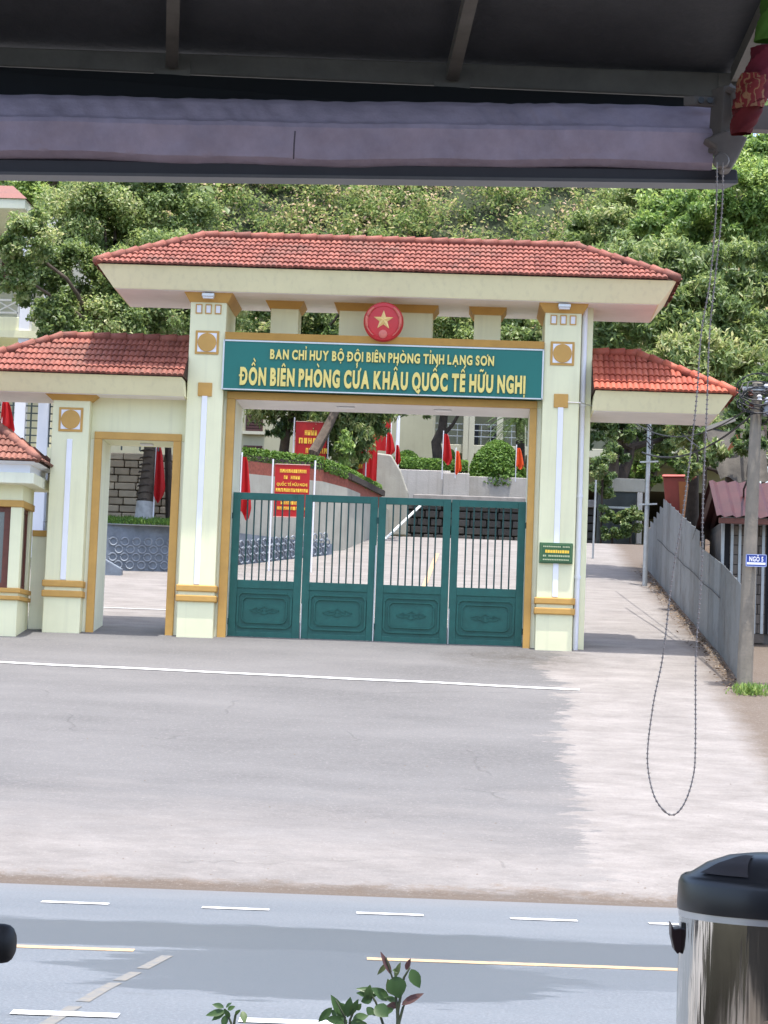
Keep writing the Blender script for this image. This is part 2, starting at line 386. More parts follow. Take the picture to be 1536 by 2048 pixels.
paint_f = mat('faded_yellow_paint', (.165, .148, .118), .75, .5, 14, col2=(.112, .124, .136))
def on_road(px, py):
    d = M3 @ Vector((px - CX, -(py - CY), -F)); t = -E / d.z; return (d.x * t, d.y * t)
for seg in (((60, 2070), (130, 2026), (150, 2013)), ((165, 2004), (205, 1980), (232, 1966)), ((238, 1962), (272, 1945)), ((285, 1938), (335, 1912))):
    quad_strip('faded_diagonal_line', [on_road(*q) for q in seg], .10, paint_f, road, .004)
quad_strip('white_line', [(-12 + i * .5, 40.0 - .05 * (-12 + i * .5 + 3)) for i in range(29)], .16, paint_w, None, .012, rough_z)['kind'] = 'structure'
quad_strip('white_line', [(-9 + i * .5, 48.6) for i in range(22)], .10, paint_w, None, .012, rough_z)['kind'] = 'structure'
quad_strip('yellow_line', [(-1.12 + .02 * i, 55.5 + i * 1.3) for i in range(9)], .12, paint_y, None, .012, rough_z)['kind'] = 'structure'

# ---------------------------------------------------------------- entrance gate building
G = thing('entrance_gate', (-1.7, 44.6, Z(1.05)), 'cream and ochre entrance gateway with three red tiled roofs', 'gateway')
zb = Z(.95)                                  # foot of the masonry, just under the paving
PF = 44.0; WF = 44.25; WB = 45.7             # pillar front, wall front, wall back
def trim_box(name, x0, x1, y0, y1, z0, z1, m, parent, bevel=.012): return B(x0, x1, y0, y1, z0, z1).build(name, m, parent, bevel=bevel)
def ornament(par, cx, cz, s, y):
    """square ochre frame, white corners, ochre disc"""
    o = B(cx - s / 2, cx + s / 2, y - .02, y + .02, cz - s / 2, cz + s / 2).build('ornament', ochre, par, bevel=.006)
    k = s * .40
    B(cx - k, cx + k, y - .026, y - .0195, cz - k, cz + k).build('corner_inlay', white, o)
    MB().lathe([(k * .99, 0), (k * .99, .012), (k * .95, .016)], (cx, y - .026, cz), 28, 'y').build('disc', ochre, o)
def pillar(x0, x1, top, name='pillar'):
    p = B(x0, x1, PF, WB, zb, top).build(name, cream, G, bevel=.015)
    cx = (x0 + x1) / 2
    for za, zc in ((2.04, 2.17), (1.84, 1.97)):
        B(x0 - .04, x1 + .04, PF - .045, PF + .3, Z(za), Z(zc)).build('band', ochre, p, bevel=.02)
    return p, cx
def strip(par, cx, za, zc):
    o = MB().prism([(cx - .055, Z(za)), (cx + .055, Z(za)), (cx + .055, Z(zc)), (cx - .055, Z(zc))], PF - .03, PF + .02).build('white_strip', white, par, bevel=.01)
for x0, x1 in ((-5.71, -4.99), (1.32, 2.04)):
    p, cx = pillar(x0, x1, Z(7.97))
    strip(p, cx, 2.18, 5.92)
    B(cx - .14, cx + .14, PF - .03, PF + .02, Z(5.91), Z(6.18)).build('square_block', ochre, p, bevel=.008)
    ornament(p, cx, Z(6.985), .47, PF - .0)
    for k in (-1, 0, 1):
        xx = cx + k * .19
        fr = MB()
        for a in ((xx - .065, xx - .045, Z(7.56), Z(7.75)), (xx + .045, xx + .065, Z(7.56), Z(7.75)), (xx - .045, xx + .045, Z(7.56), Z(7.58)), (xx - .045, xx + .045, Z(7.73), Z(7.75))):
            fr.box(a[0], a[1], PF - .02, PF + .01, a[2], a[3])
        f = fr.build('small_square', ochre, p)
        B(xx - .045, xx + .045, PF - .008, PF + .01, Z(7.58), Z(7.73)).build('white_inlay', white, f)
    cap = MB().hexa([(x0 - .02, PF - .02, Z(7.79)), (x1 + .02, PF - .02, Z(7.79)), (x1 + .02, WB - .1, Z(7.79)), (x0 - .02, WB - .1, Z(7.79)),
                     (x0 - .13, PF - .13, Z(7.975)), (x1 + .13, PF - .13, Z(7.975)), (x1 + .13, WB, Z(7.975)), (x0 - .13, WB, Z(7.975))]).build('capital', ochre, p)
    lm = MB().box(cx - .12, cx + .13, PF - .26, PF - .10, Z(7.86), Z(7.94)).build('lamp', silver, p, bevel=.02)
    MB().box(cx - .10, cx + .11, PF - .24, PF - .12, Z(7.84), Z(7.86)).build('lamp_glass', white, lm)
# right outer return wall with rain pipe and left inner returns
B(2.04, 2.285, 44.3, WB - .02, zb, Z(8.0)).build('return_wall', cream, G, bevel=.01)
pipe = MB().tube([(2.115, 44.24, zb), (2.115, 44.24, Z(8.0))], .055, 12).build('rain_pipe', white, G, smooth=True)
for zc in (6.0, 4.2, 2.6): MB().tube([(2.115, 44.24, Z(zc) - .03), (2.115, 44.24, Z(zc) + .03)], .068, 12).build('pipe_clip', white, pipe)
MB().tube([(1.75, 43.985, Z(6.02)), (2.06, 43.985, Z(6.02)), (2.3, 44.27, Z(6.0))], .012, 6).build('cable', silver, pipe)
for x0, x1 in ((-4.99, -4.76), (1.09, 1.32)):
    B(x0, x1, WF, WB - .01, zb, Z(5.92)).build('jamb', cream2, G, bevel=.01)
B(-4.99, 1.32, WF + .0, WB - .012, Z(5.92), Z(7.05)).build('beam', cream, G, bevel=.01)
B(-4.755, 1.085, WF + .02, WB - .03, Z(5.90), Z(5.93)).build('beam_soffit', soffit_m, G)
for xx in (-2.6, -.65): B(xx - .18, xx + .18, 44.75, 44.95, Z(5.875), Z(5.90)).build('soffit_lamp', silver, G, bevel=.008)
# ochre surround of the main opening
for a in ((-4.93, -4.76, zb, Z(5.905)), (1.085, 1.225, zb, Z(5.905)), (-4.93, 1.225, Z(5.905), Z(6.055))):
    B(a[0], a[1], WF - .06, WF + .05, a[2], a[3]).build('opening_surround', ochre, G, bevel=.012)
# cornice over the sign
MB().hexa([(-4.985, 43.93, Z(7.055)), (1.315, 43.93, Z(7.055)), (1.315, 44.7, Z(7.055)), (-4.985, 44.7, Z(7.055)), (-4.985, 43.86, Z(7.19)), (1.315, 43.86, Z(7.19)), (1.315, 44.7, Z(7.19)), (-4.985, 44.7, Z(7.19))]).build('cornice', ochre, G)
# posts between beam and roof
for x0, x1 in ((-4.17, -3.61), (-2.79, -.91), (-.08, .46)):
    po = B(x0, x1, 44.65, 45.4, Z(7.17), Z(7.99)).build('post', cream, G, bevel=.012)
    MB().hexa([(x0 - .02, 44.63, Z(7.82)), (x1 + .02, 44.63, Z(7.82)), (x1 + .02, 45.42, Z(7.82)), (x0 - .02, 45.42, Z(7.82)),
               (x0 - .12, 44.53, Z(7.985)), (x1 + .12, 44.53, Z(7.985)), (x1 + .12, 45.5, Z(7.985)), (x0 - .12, 45.5, Z(7.985))]).build('post_cap', ochre, po)
# pedestrian wing
pp, cx = pillar(-8.36, -7.62, Z(5.86))
ornament(pp, cx, Z(5.36), .48, PF)
strip(pp, cx, 2.18, 4.97)
MB().hexa([(-8.38, PF - .02, Z(5.74)), (-7.60, PF - .02, Z(5.74)), (-7.60, 45.2, Z(5.74)), (-8.38, 45.2, Z(5.74)), (-8.52, PF - .15, Z(5.86)), (-7.46, PF - .15, Z(5.86)), (-7.46, 45.3, Z(5.86)), (-8.52, 45.3, Z(5.86))]).build('capital', ochre, pp)
B(-7.62, -7.39, WF, WB - .3, zb, Z(5.02)).build('jamb', cream2, G, bevel=.01)
B(-5.955, -5.71, WF, WB - .3, zb, Z(5.02)).build('jamb', cream2, G, bevel=.01)
B(-7.62, -5.71, WF, WB - .3, Z(5.02), Z(5.87)).build('lintel', cream, G, bevel=.01)
for a in ((-7.54, -7.385, zb, Z(5.02)), (-5.96, -5.80, zb, Z(5.02)), (-7.54, -5.80, Z(5.02), Z(5.165))):
    B(a[0], a[1], WF - .05, WF + .04, a[2], a[3]).build('opening_surround', ochre, G, bevel=.012)
B(-6.7, -6.45, 44.7, 44.95, Z(4.99), Z(5.02)).build('soffit_lamp', silver, G)

# roofs ---------------------------------------------------------
def tile_mesh(w, l, m):
    k = MB(); n = 8; vs = []
    prof = [0, .75, 1, .75, 0, .75, 1, .75, 0]
    for yy, zz in ((0, .034), (l * 1.12, .0)):
        for i in range(n + 1): vs.append((w * i / n, yy, zz + .032 * prof[i]))
    for i in range(n + 1): vs.append((w * i / n, .004, -.006 + .014 * prof[i]))
    k.add(vs, [(i, i + 1, i + n + 2, i + n + 1) for i in range(n)] + [(2 * (n + 1) + i, 2 * (n + 1) + i + 1, i + 1, i) for i in range(n)])
    return k.mesh('tile', m)
def ridge_mesh(L, m):
    return MB().tube([(0, 0, 0), (L * .5, 0, .006), (L * 1.06, 0, .016)], [.085, .09, .10], 10).mesh('ridge_tile', m, smooth=True)
def slope_tiles(roof, me, w, l, rows, O, U, V, N, xl, xr, cnt, rest, jitter=.006, off=0.):
    """rows of tiles on the plane O + U*x + V*s; xl(s), xr(s) bound each row"""
    for r in range(rows):
        s = r * l; a, b = xl(s + l * .5), xr(s + l * .5)
        n0 = math.floor((a - off - .1) / w); n1 = math.ceil((b - off + .1) / w)
        for i in range(n0, n1):
            x = i * w + off
            if x + w * .5 < a or x + w * .5 > b: continue
            p = O + U * (x + random.uniform(-1, 1) * jitter) + V * (s + random.uniform(-1, 1) * jitter * 1.5) + N * (.02 + random.uniform(0, .006))
            rot = Matrix((U, V, N)).transposed().to_4x4() @ Matrix.Rotation(random.uniform(-.012, .012), 4, 'Z')
            if cnt is not None and cnt[0] < 300:
                place('tile', me, roof, p, rot.to_euler()); cnt[0] += 1
            else:
                mt = Matrix.Translation(p) @ rot
                rest.add([mt @ v.co for v in me.vertices], [tuple(q.vertices) for q in me.polygons])
def ridge_run(roof, a, b, L, m, name='ridge_tile'):
    a, b = Vector(a), Vector(b); d = b - a; n = max(1, round(d.length / L)); Lr = d.length / n
    me = ridge_mesh(Lr, m); rot = d.to_track_quat('X', 'Z').to_euler()
    for i in range(n): place(name, me, roof, a + d * (i / n), rot)
def hip_roof(par, name, x0, x1, y0, y1, ze, zr, xr0, xr1, zs, flare, m, rows, w, hipL=True, hipR=True, fascia_m=None):
    """eave rectangle at ze, ridge xr0..xr1 at zr, flared fascia down to a soffit at zs"""
    ym = (y0 + y1) / 2
    fl = flare
    a0 = x0 + (fl if hipL else 0); a1 = x1 - (fl if hipR else 0)
    roof = MB().add([(x0, y0, ze), (x1, y0, ze), (x1, y1, ze), (x0, y1, ze), (xr0, ym, zr), (xr1, ym, zr)],
                    [(0, 1, 5, 4), (1, 2, 5), (2, 3, 4, 5), (3, 0, 4), (3, 2, 1, 0)]).build(name, under_m, par)
    # eave fascia
    e = .035
    MB().hexa([(a0, y0 + fl, zs), (a1, y0 + fl, zs), (a1, y1 - fl, zs), (a0, y1 - fl, zs), (x0 + e, y0 + e, ze - .012), (x1 - e, y0 + e, ze - .012), (x1 - e, y1 - e, ze - .012), (x0 + e, y1 - e, ze - .012)]).build('fascia', fascia_m or fascia_paint, roof)
    g = .03
    MB().box(a0 + g, a1 - g, y0 + fl + g, y1 - fl - g, zs - .012, zs + .002).build('soffit', soffit_m, roof)
    L = math.hypot(ym - y0, zr - ze); l = L / rows; me = tile_mesh(w, l, m); cnt = [0]; rest = MB()
    V = Vector((0, (ym - y0) / L, (zr - ze) / L)); U = Vector((1, 0, 0)); N = U.cross(V)
    slope_tiles(roof, me, w, l, rows, Vector((0, y0, ze)) - V * .05, U, V, N, lambda s: x0 + (xr0 - x0) * s / L, lambda s: x1 + (xr1 - x1) * s / L, cnt, rest, off=(0 if hipL and hipR else (x1 if hipL else x0)))
    V2 = Vector((0, -(ym - y0) / L, (zr - ze) / L)); U2 = Vector((-1, 0, 0)); N2 = U2.cross(V2)
    slope_tiles(roof, me, w, l, rows, Vector((0, y1, ze)) - V2 * .05, U2, V2, N2, lambda s: -(x1 + (xr1 - x1) * s / L), lambda s: -(x0 + (xr0 - x0) * s / L), None, rest)
    for hip, xe, xr, sg in ((hipL, x0, xr0, 1), (hipR, x1, xr1, -1)):
        if not hip: continue
        L3 = math.hypot(xr - xe, zr - ze); r3 = max(rows, round(L3 / l)); l3 = L3 / r3; me3 = tile_mesh(w, l3, m)
        V3 = Vector(((xr - xe) / L3, 0, (zr - ze) / L3)); U3 = Vector((0, -sg, 0)); N3 = U3.cross(V3); h = (y1 - y0) / 2
        slope_tiles(roof, me3, w, l3, r3, Vector((xe, ym, ze)) - V3 * .05, U3, V3, N3, lambda s: -h * (1 - s / L3), lambda s: h * (1 - s / L3), None, rest)
        for yy in (y0, y1): ridge_run(roof, (xe, yy, ze + .035), (xr, ym, zr + .045), .33, m)
    if rest.v:
        o = rest.build('tile_field', m, roof); o['kind'] = 'stuff'
    ridge_run(roof, (xr0 - (.05 if hipL else 0), ym, zr + .055), (xr1 + (.05 if hipR else 0), ym, zr + .055), .33, m)
    return roof
hip_roof(G, 'main_roof', -7.56, 3.87, 43.4, 46.2, Z(8.41), Z(9.24), -5.62, 1.93, Z(7.98), .34, tile_m, 7, .215)
hip_roof(G, 'side_roof', -10.4, -5.715, 43.4, 45.75, Z(6.21), Z(7.06), -8.36, -5.715, Z(5.86), .33, tile_m, 6, .215, True, False)
hip_roof(G, 'side_roof', 2.29, 5.02, 43.4, 45.75, Z(6.21), Z(7.06), 2.29, 3.2, Z(5.84), .28, tile_o, 5, .215, False, True)

# ---------------------------------------------------------------- lettering
def char_mesh(ch, off):
    cu = bpy.data.curves.new('glyph', 'FONT'); cu.body = ch; cu.size = 1; cu.offset = off; cu.resolution_u = 4; cu.extrude = .5
    o = bpy.data.objects.new('glyph', cu); COL.objects.link(o)
    dg = bpy.context.evaluated_depsgraph_get(); me = bpy.data.meshes.new_from_object(o.evaluated_get(dg))
    vs = [tuple(v.co) for v in me.vertices]; fs = [tuple(p.vertices) for p in me.polygons]
    bpy.data.objects.remove(o); bpy.data.curves.remove(cu); bpy.data.meshes.remove(me)
    return vs, fs
GLY = {}
def glyph(ch, off=.028):
    """(list of polygons-with-depth, width) of a capital with its Vietnamese marks; unit cap height about .7"""
    if (ch, off) in GLY: return GLY[(ch, off)]
    dec = unicodedata.normalize('NFD', ch.replace('Đ', 'D')); base = dec[0]; marks = [unicodedata.name(c) for c in dec[1:]]
    vs, fs = char_mesh(base, off); xs = [v[0] for v in vs]; x0, x1 = min(xs), max(xs); H = max(v[1] for v in vs if True)
    k = MB(); k.add([(v[0] - x0, v[1], v[2]) for v in vs], fs); w = x1 - x0; c = w / 2; t = .085
    def bar(ax, ay, bx, by, th=t, z=.45):
        a, b = Vector((ax, ay)), Vector((bx, by)); d = (b - a).normalized(); nn = Vector((-d.y, d.x)) * th / 2
        q = [a - nn, b - nn, b + nn, a + nn]
        k.add([(p.x, p.y, -z) for p in q] + [(p.x, p.y, z) for p in q], [(3, 2, 1, 0), (4, 5, 6, 7), (0, 1, 5, 4), (1, 2, 6, 5), (2, 3, 7, 6), (3, 0, 4, 7)])
    if ch == 'Đ': bar(-.10, H * .5, w * .5, H * .5, .085, .55)
    top = H + .07
    for mk in marks:
        if 'CIRCUMFLEX' in mk: bar(c - .16, top, c, top + .13); bar(c, top + .13, c + .16, top, z=.44); top += .15
        elif 'BREVE' in mk: bar(c - .15, top + .1, c, top); bar(c, top, c + .15, top + .1, z=.44); top += .15
        elif 'HORN' in mk: bar(w - .04, H - .04, w + .09, H + .10, .09, .55)
    for mk in marks:
        sh = .12 if any('CIRCUMFLEX' in q for q in marks) else 0
        if 'GRAVE' in mk: bar(c - .12 + sh, top + .16, c + .06 + sh, top + .02)
        elif 'ACUTE' in mk: bar(c - .04 + sh, top + .02, c + .14 + sh, top + .16)
        elif 'HOOK' in mk: bar(c - .06 + sh, top + .20, c + .07 + sh, top + .18); bar(c + .07 + sh, top + .19, c + sh, top + .04, z=.44)
        elif 'TILDE' in mk: bar(c - .17, top + .06, c - .03, top + .14); bar(c - .03, top + .14, c + .05, top + .06, z=.44); bar(c + .05, top + .06, c + .19, top + .13, z=.43)
        elif 'DOT BELOW' in mk: bar(c - .06, -.15, c + .06, -.15, .12)
    GLY[(ch, off)] = (k, w, H); return GLY[(ch, off)]
def lettering(text, x0, x1, zbase, cap, y, depth, m, parent, off=.03, name='letter', joined=False):
    """letters standing in the xz-plane facing -y, fitted between x0 and x1"""
    gap, space = .115, .40; adv = []; x = 0
    for ch in text:
        if ch == ' ': x += space - gap; continue
        k, w, H = glyph(ch, off); adv.append((ch, x)); x += w + gap
    sx = (x1 - x0) / (x - gap); sz = cap / glyph('H', off)[2]
    allk = MB()
    for ch, xa in adv:
        k, w, H = glyph(ch, off); og = Vector((x0 + xa * sx, y, zbase))
        pts = [(og.x + v[0] * sx, y - depth / 2 - v[2] * depth, og.z + v[1] * sz) for v in k.v]
        if joined: allk.add(pts, k.f)
        else: MB().add(pts, k.f).build(name, m, parent, origin=og)
    if joined: return tag(allk.build(name, m, parent), kind='stuff')
SG = thing('gate_sign', (-1.86, 44.1, Z(6.06)), 'long teal sign board with gold raised lettering across the gateway', 'sign')
B(-5.0, 1.30, 43.94, 44.24, Z(6.065), Z(7.03)).build('board', signteal, SG)
for a in ((-5.0, 1.3, Z(7.018), Z(7.048)), (-5.0, 1.3, Z(6.05), Z(6.075)), (-5.02, -4.99, Z(6.05), Z(7.048)), (1.29, 1.32, Z(6.05), Z(7.048))):
    B(a[0], a[1], 43.925, 43.96, a[2], a[3]).build('trim', silver, SG)
LZ1, LZ2 = at(545, 717.5, 43.94).z, at(485, 768, 43.94).z
lettering('BAN CHỈ HUY BỘ ĐỘI BIÊN PHÒNG TỈNH LẠNG SƠN', -4.08, .34, LZ1, .185, 43.94, .035, gold, SG, .040)
lettering('ĐỒN BIÊN PHÒNG CỬA KHẨU QUỐC TẾ HỮU NGHỊ', -4.66, .97, LZ2, .335, 43.94, .04, gold, SG, .052)

# emblem
EM = thing('star_emblem', (-1.86, 43.85, Z(7.08)), 'round red emblem with gold star above the teal sign', 'emblem')
ered = mat('emblem_red', (.55, .03, .035), .28, .1, 3)
epink = mat('emblem_relief', (.62, .16, .12), .3, .1, 5)
MB().lathe([(.395, -.0), (.395, .05), (.37, .085), (.31, .10), (.30, .085), (.15, .092), (.01, .095)], (-1.86, 43.86, Z(7.475)), 40, 'y').build('disc', ered, EM, smooth=True)
stv = []; c0 = Vector((-1.86, 43.86 - .15, Z(7.50)))
pts = [(math.sin(i * math.pi / 5) * (.20 if i % 2 == 0 else .082), math.cos(i * math.pi / 5) * (.20 if i % 2 == 0 else .082)) for i in range(10)]
MB().add([tuple(c0)] + [(c0.x + a, 43.86 - .098, c0.z + b) for a, b in pts] + [(c0.x + a, 43.86 - .08, c0.z + b) for a, b in pts], [(0, 1 + i, 1 + (i + 1) % 10) for i in range(10)] + [(1 + i, 11 + i, 11 + (i + 1) % 10, 1 + (i + 1) % 10) for i in range(10)]).build('star', mat('star_gold', (.85, .62, .25), .35, .1, 4, metal=.35), EM)
for sg in (-1, 1):
    arc = [(-1.86 + sg * .335 * math.sin(t), 43.86 - .105, Z(7.475) + .335 * math.cos(t)) for t in [R(35 + 10 * i) for i in range(12)]]
    MB().tube(arc, [.012 + .022 * math.sin(math.pi * min(1, (i + 1) / 10)) for i in range(12)], 6).build('rice_spray', epink, EM, smooth=True)
MB().lathe([(.085, 0), (.085, .02), (.04, .03)], (-1.86, 43.86 - .09, Z(7.475) - .25), 12, 'y').build('cog', epink, EM)

# plaque on the right pillar
PL = thing('wall_plaque', (1.675, 43.99, Z(2.84)), 'small green plaque with yellow lines of text on right pillar', 'sign')
gp = mat('plaque_green', (.035, .11, .045), .45, .1, 5)
B(1.35, 2.0, 43.935, 44.0, Z(2.84), Z(3.24)).build('board', gp, PL, bevel=.006)
B(1.375, 1.975, 43.928, 43.936, Z(2.865), Z(3.215)).build('border', mat('plaque_pale', (.12, .22, .10), .5), PL)
B(1.385, 1.965, 43.924, 43.929, Z(2.875), Z(3.205)).build('field', gp, PL)
for za, h, m_ in ((3.15, .028, 'pale'), (3.04, .06, 'y'), (2.965, .036, 'pale'), (2.895, .026, 'pale')):
    k = MB(); x = 1.42
    while x < 1.93:
        w = random.uniform(.02, .032) * (1.5 if h > .05 else 1)
        if random.random() < .95: k.box(x, min(x + w, 1.94), 43.921, 43.925, Z(za), Z(za + h * random.uniform(.85, 1)))
        x += w + .009
    tag(k.build('text_line', yellowm if m_ == 'y' else mat('plaque_letter', (.45, .50, .30), .5), PL), kind='stuff')

# ---------------------------------------------------------------- folding gates
ZG0, ZG1 = Z(1.15), Z(4.07)
def diamond(k, cx, cz, w, h, y):
    for a, b in (((cx - w, cz), (cx, cz + h)), ((cx, cz + h), (cx + w, cz)), ((cx + w, cz), (cx, cz - h)), ((cx, cz - h), (cx - w, cz))):
        k.bar((a[0], y, a[1]), (b[0], y, b[1]), .016, .016, (0, 1, 0))
def leaf_door(par, xa, xb, side):
    y0, y1 = 44.46, 44.52
    g = .008; xa += g; xb -= g
    lf = MB()
    sw = .15
    lf.box(xa, xa + sw, y0, y1, ZG0, ZG1).box(xb - sw, xb, y0, y1, ZG0, ZG1)
    lf.box(xa + sw, xb - sw, y0 + .003, y1 - .003, ZG1 - .14, ZG1).box(xa + sw, xb - sw, y0 + .003, y1 - .003, Z(2.17), Z(2.33)).box(xa + sw, xb - sw, y0 + .003, y1 - .003, ZG0, ZG0 + .16)
    leaf = lf.build('leaf_frame', teal, par, bevel=.006)
    xi0, xi1 = xa + sw, xb - sw
    for i in range(7):
        x = xi0 + (xi1 - xi0) * (i + 1) / 8
        MB().tube([(x, 44.49, Z(2.32)), (x, 44.49, ZG1 - .13)], .0155, 8).build('bar', teal_d, leaf, smooth=True)
    p = B(xi0 - .01, xi1 + .01, y0 + .022, y1 - .015, ZG0 + .15, Z(2.18)).build('panel', teal, leaf)
    zc0, zc1 = ZG0 + .25, Z(2.08); x0, x1 = xi0 + .03, xi1 - .03
    k = MB()
    for q, th in ((0, .035), (.09, .022)):
        c = .08
        pts = [(x0 + q + c, zc0 + q), (x1 - q - c, zc0 + q), (x1 - q - c * .4, zc0 + q + c * .4), (x1 - q, zc0 + q + c), (x1 - q, zc1 - q - c), (x1 - q - c * .4, zc1 - q - c * .4), (x1 - q - c, zc1 - q), (x0 + q + c, zc1 - q), (x0 + q + c * .4, zc1 - q - c * .4), (x0 + q, zc1 - q - c), (x0 + q, zc0 + q + c), (x0 + q + c * .4, zc0 + q + c * .4)]
        for i in range(12):
            a, b = pts[i], pts[(i + 1) % 12]; k.bar((a[0], y0 + .008, a[1]), (b[0], y0 + .008, b[1]), th, .04, (0, 1, 0))
    k.build('moulding', teal, leaf)
    k = MB(); cx, cz = (x0 + x1) / 2, (zc0 + zc1) / 2
    diamond(k, cx, cz, .16, .08, y0 + .01); diamond(k, cx - .16, cz, .13, .05, y0 + .013); diamond(k, cx + .16, cz, .13, .05, y0 + .013)
    k.build('diamond_ornament', teal, leaf)
    for z in (ZG0 + .35, Z(3.6)): MB().tube([((xa if side < 0 else xb), 44.455, z - .06), ((xa if side < 0 else xb), 44.455, z + .06)], .016, 8).build('hinge', teal_d, leaf)
edges = (-4.755, -3.32, -1.852, -.40, 1.082)
for nm, a, lab in (('left', 0, 'left pair of folding teal steel gate leaves, beside pedestrian doorway'), ('right', 2, 'right pair of folding teal steel gate leaves, beside small green plaque')):
    g = thing('folding_gate', (edges[a + 1], 44.49, ZG0), lab, 'gate', 'folding gate leaves of the main opening')
    leaf_door(g, edges[a], edges[a + 1], -1); leaf_door(g, edges[a + 1], edges[a + 2], 1)
    x = edges[2] - .02 if a == 0 else edges[2] + .05
    if a == 0: MB().tube([(edges[2] - .015, 44.44, Z(1.07)), (edges[2] - .015, 44.44, Z(3.1))], .012, 8).build('drop_bolt', silver, g)
    MB().tube([(edges[a + 1] + .02, 44.45, Z(1.07)), (edges[a + 1] + .02, 44.45, Z(1.9))], .009, 8).build('drop_bolt', silver, g)


# ---------------------------------------------------------------- guard booth at the left edge
def pbox(px0, py0, px1, py1, Y, d):
    """box whose front face spans these photograph pixels at depth Y"""
    a, b, c, e = at(px0, py0, Y), at(px1, py1, Y), at(px1, py0, Y), at(px0, py1, Y)
    return B((a.x + e.x) / 2, (b.x + c.x) / 2, Y, Y + d, (b.z + e.z) / 2, (a.z + c.z) / 2)
BO = thing('guard_booth', (-10.2, 43.9, Z(.95)), 'small cream guard booth with brown windows and old tiled roof', 'guard booth')
bx0, bx1, by0, by1 = -11.6, -8.73, 43.3, 44.42
B(bx0, bx1, by0, by1, Z(.75), Z(1.72)).build('plinth', cream, BO, bevel=.012)
for za, zc in ((1.72, 1.80), (1.86, 1.95)): B(bx0 - .04, bx1 + .05, by0 - .05, by1 - .05, Z(za), Z(zc)).build('band', ochre, BO, bevel=.012)
B(bx0, bx1, by0 + .004, by1, Z(1.80), Z(1.86)).build('band_gap', cream, BO)
for xa, xb, ya, yb in ((-8.95, bx1, by0, by0 + .22), (-11.6, -11.35, by0, by0 + .22), (-8.95, bx1, by1 - .2, by1), (-11.6, -11.35, by1 - .2, by1)):
    B(xa, xb, ya, yb, Z(1.95), Z(3.53)).build('pier', cream, BO, bevel=.01)
B(bx0, bx1, by0, by1, Z(3.66), Z(3.96)).build('wall_head', cream, BO)
B(bx0 - .03, bx1 + .03, by0 - .03, by1, Z(3.53), Z(3.66)).build('band', ochre, BO, bevel=.01)
wn = MB()
for xa in (-11.35, -10.6, -9.82, -9.08):
    wn.box(xa, xa + .13, by0 + .06, by0 + .14, Z(1.95), Z(3.53))
wn.box(-11.35, -8.95, by0 + .065, by0 + .135, Z(1.95), Z(2.05)).box(-11.35, -8.95, by0 + .065, by0 + .135, Z(3.43), Z(3.53))
wf = wn.build('window_frame', brownwood, BO)
B(-11.3, -8.96, by0 + .09, by0 + .10, Z(2.05), Z(3.43)).build('pane', glass_m, wf)
wn = MB()
for ya in (by0 + .23, by1 - .30): wn.box(bx1 - .14, bx1 - .06, ya, ya + .09, Z(1.95), Z(3.53))
wn.box(bx1 - .135, bx1 - .065, by0 + .32, by1 - .30, Z(1.95), Z(2.03)).box(bx1 - .135, bx1 - .065, by0 + .32, by1 - .30, Z(3.45), Z(3.53))
wf = wn.build('window_frame', brownwood, BO)
B(bx1 - .105, bx1 - .095, by0 + .3, by1 - .3, Z(2.0), Z(3.47)).build('pane', mat('tan_curtain_glass', (.30, .24, .17), .15, .2, 6), wf)
B(bx0 - .3, -8.46, 42.93, 44.75, Z(3.96), Z(4.17)).build('eave_slab', cream2, BO, bevel=.01)
B(bx0 - .2, -8.56, 43.03, 44.65, Z(4.17), Z(4.34)).build('parapet', white, BO)
hip_roof(BO, 'roof', -12.0, -8.38, 42.85, 44.75, Z(4.40), Z(5.14), -11.2, -9.45, Z(4.34), .12, tile_old, 5, .215, fascia_m=white)
LW = thing('link_wall', (-8.53, 44.5, Z(1)), 'short cream wall with ochre coping between booth and pedestrian pillar', 'wall')
B(-8.725, -8.37, 44.44, 44.62, zb, Z(3.05)).build('wall', cream2, LW)
B(-8.724, -8.372, 44.40, 44.66, Z(3.05), Z(3.17)).build('coping', ochre, LW, bevel=.01)

# ---------------------------------------------------------------- walls and yard behind the gate
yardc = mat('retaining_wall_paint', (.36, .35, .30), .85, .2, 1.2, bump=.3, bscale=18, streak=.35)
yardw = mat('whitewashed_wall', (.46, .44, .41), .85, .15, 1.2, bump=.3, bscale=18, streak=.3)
RW = thing('retaining_wall', (-6, 62, Z(3.4)), 'long cream retaining wall with brick planter on top, seen through gate', 'wall')
def wall_run(name, pts, tops, th, m, par, zlo=-1.0, hgt=None):
    """upright wall following plan points pts with top heights tops"""
    k = MB()
    for i in range(len(pts) - 1):
        (xa, ya), (xb, yb) = pts[i], pts[i + 1]; d = Vector((xb - xa, yb - ya)); d.normalize(); nx, ny = -d.y * th, d.x * th
        za, zc = (gz(xa, ya) + zlo, gz(xb, yb) + zlo) if hgt is None else (tops[i] - hgt, tops[i + 1] - hgt)
        k.hexa([(xa, ya, za), (xb, yb, zc), (xb + nx, yb + ny, zc), (xa + nx, ya + ny, za), (xa, ya, tops[i]), (xb, yb, tops[i + 1]), (xb + nx, yb + ny, tops[i + 1]), (xa + nx, ya + ny, tops[i])])
    return k.build(name, m, par)
tA = at(480, 948, 61.5); tB = at(640, 962, 64.8); tB2 = at(672, 975, 66.0); tC = at(742, 1003, 72.5); tD = at(792, 1040, 77)
pA, pB, pB2, pC, pD = (-6.35, 61.2), (-4.35, 64.9), (-3.7, 66.0), (-2.95, 72.5), (-2.6, 77.0)
wall_run('wall_face', [pA, pB, pB2, pC, pD], [tA.z, tB.z, tB2.z, tC.z, tD.z + .1], .35, yardc, RW)
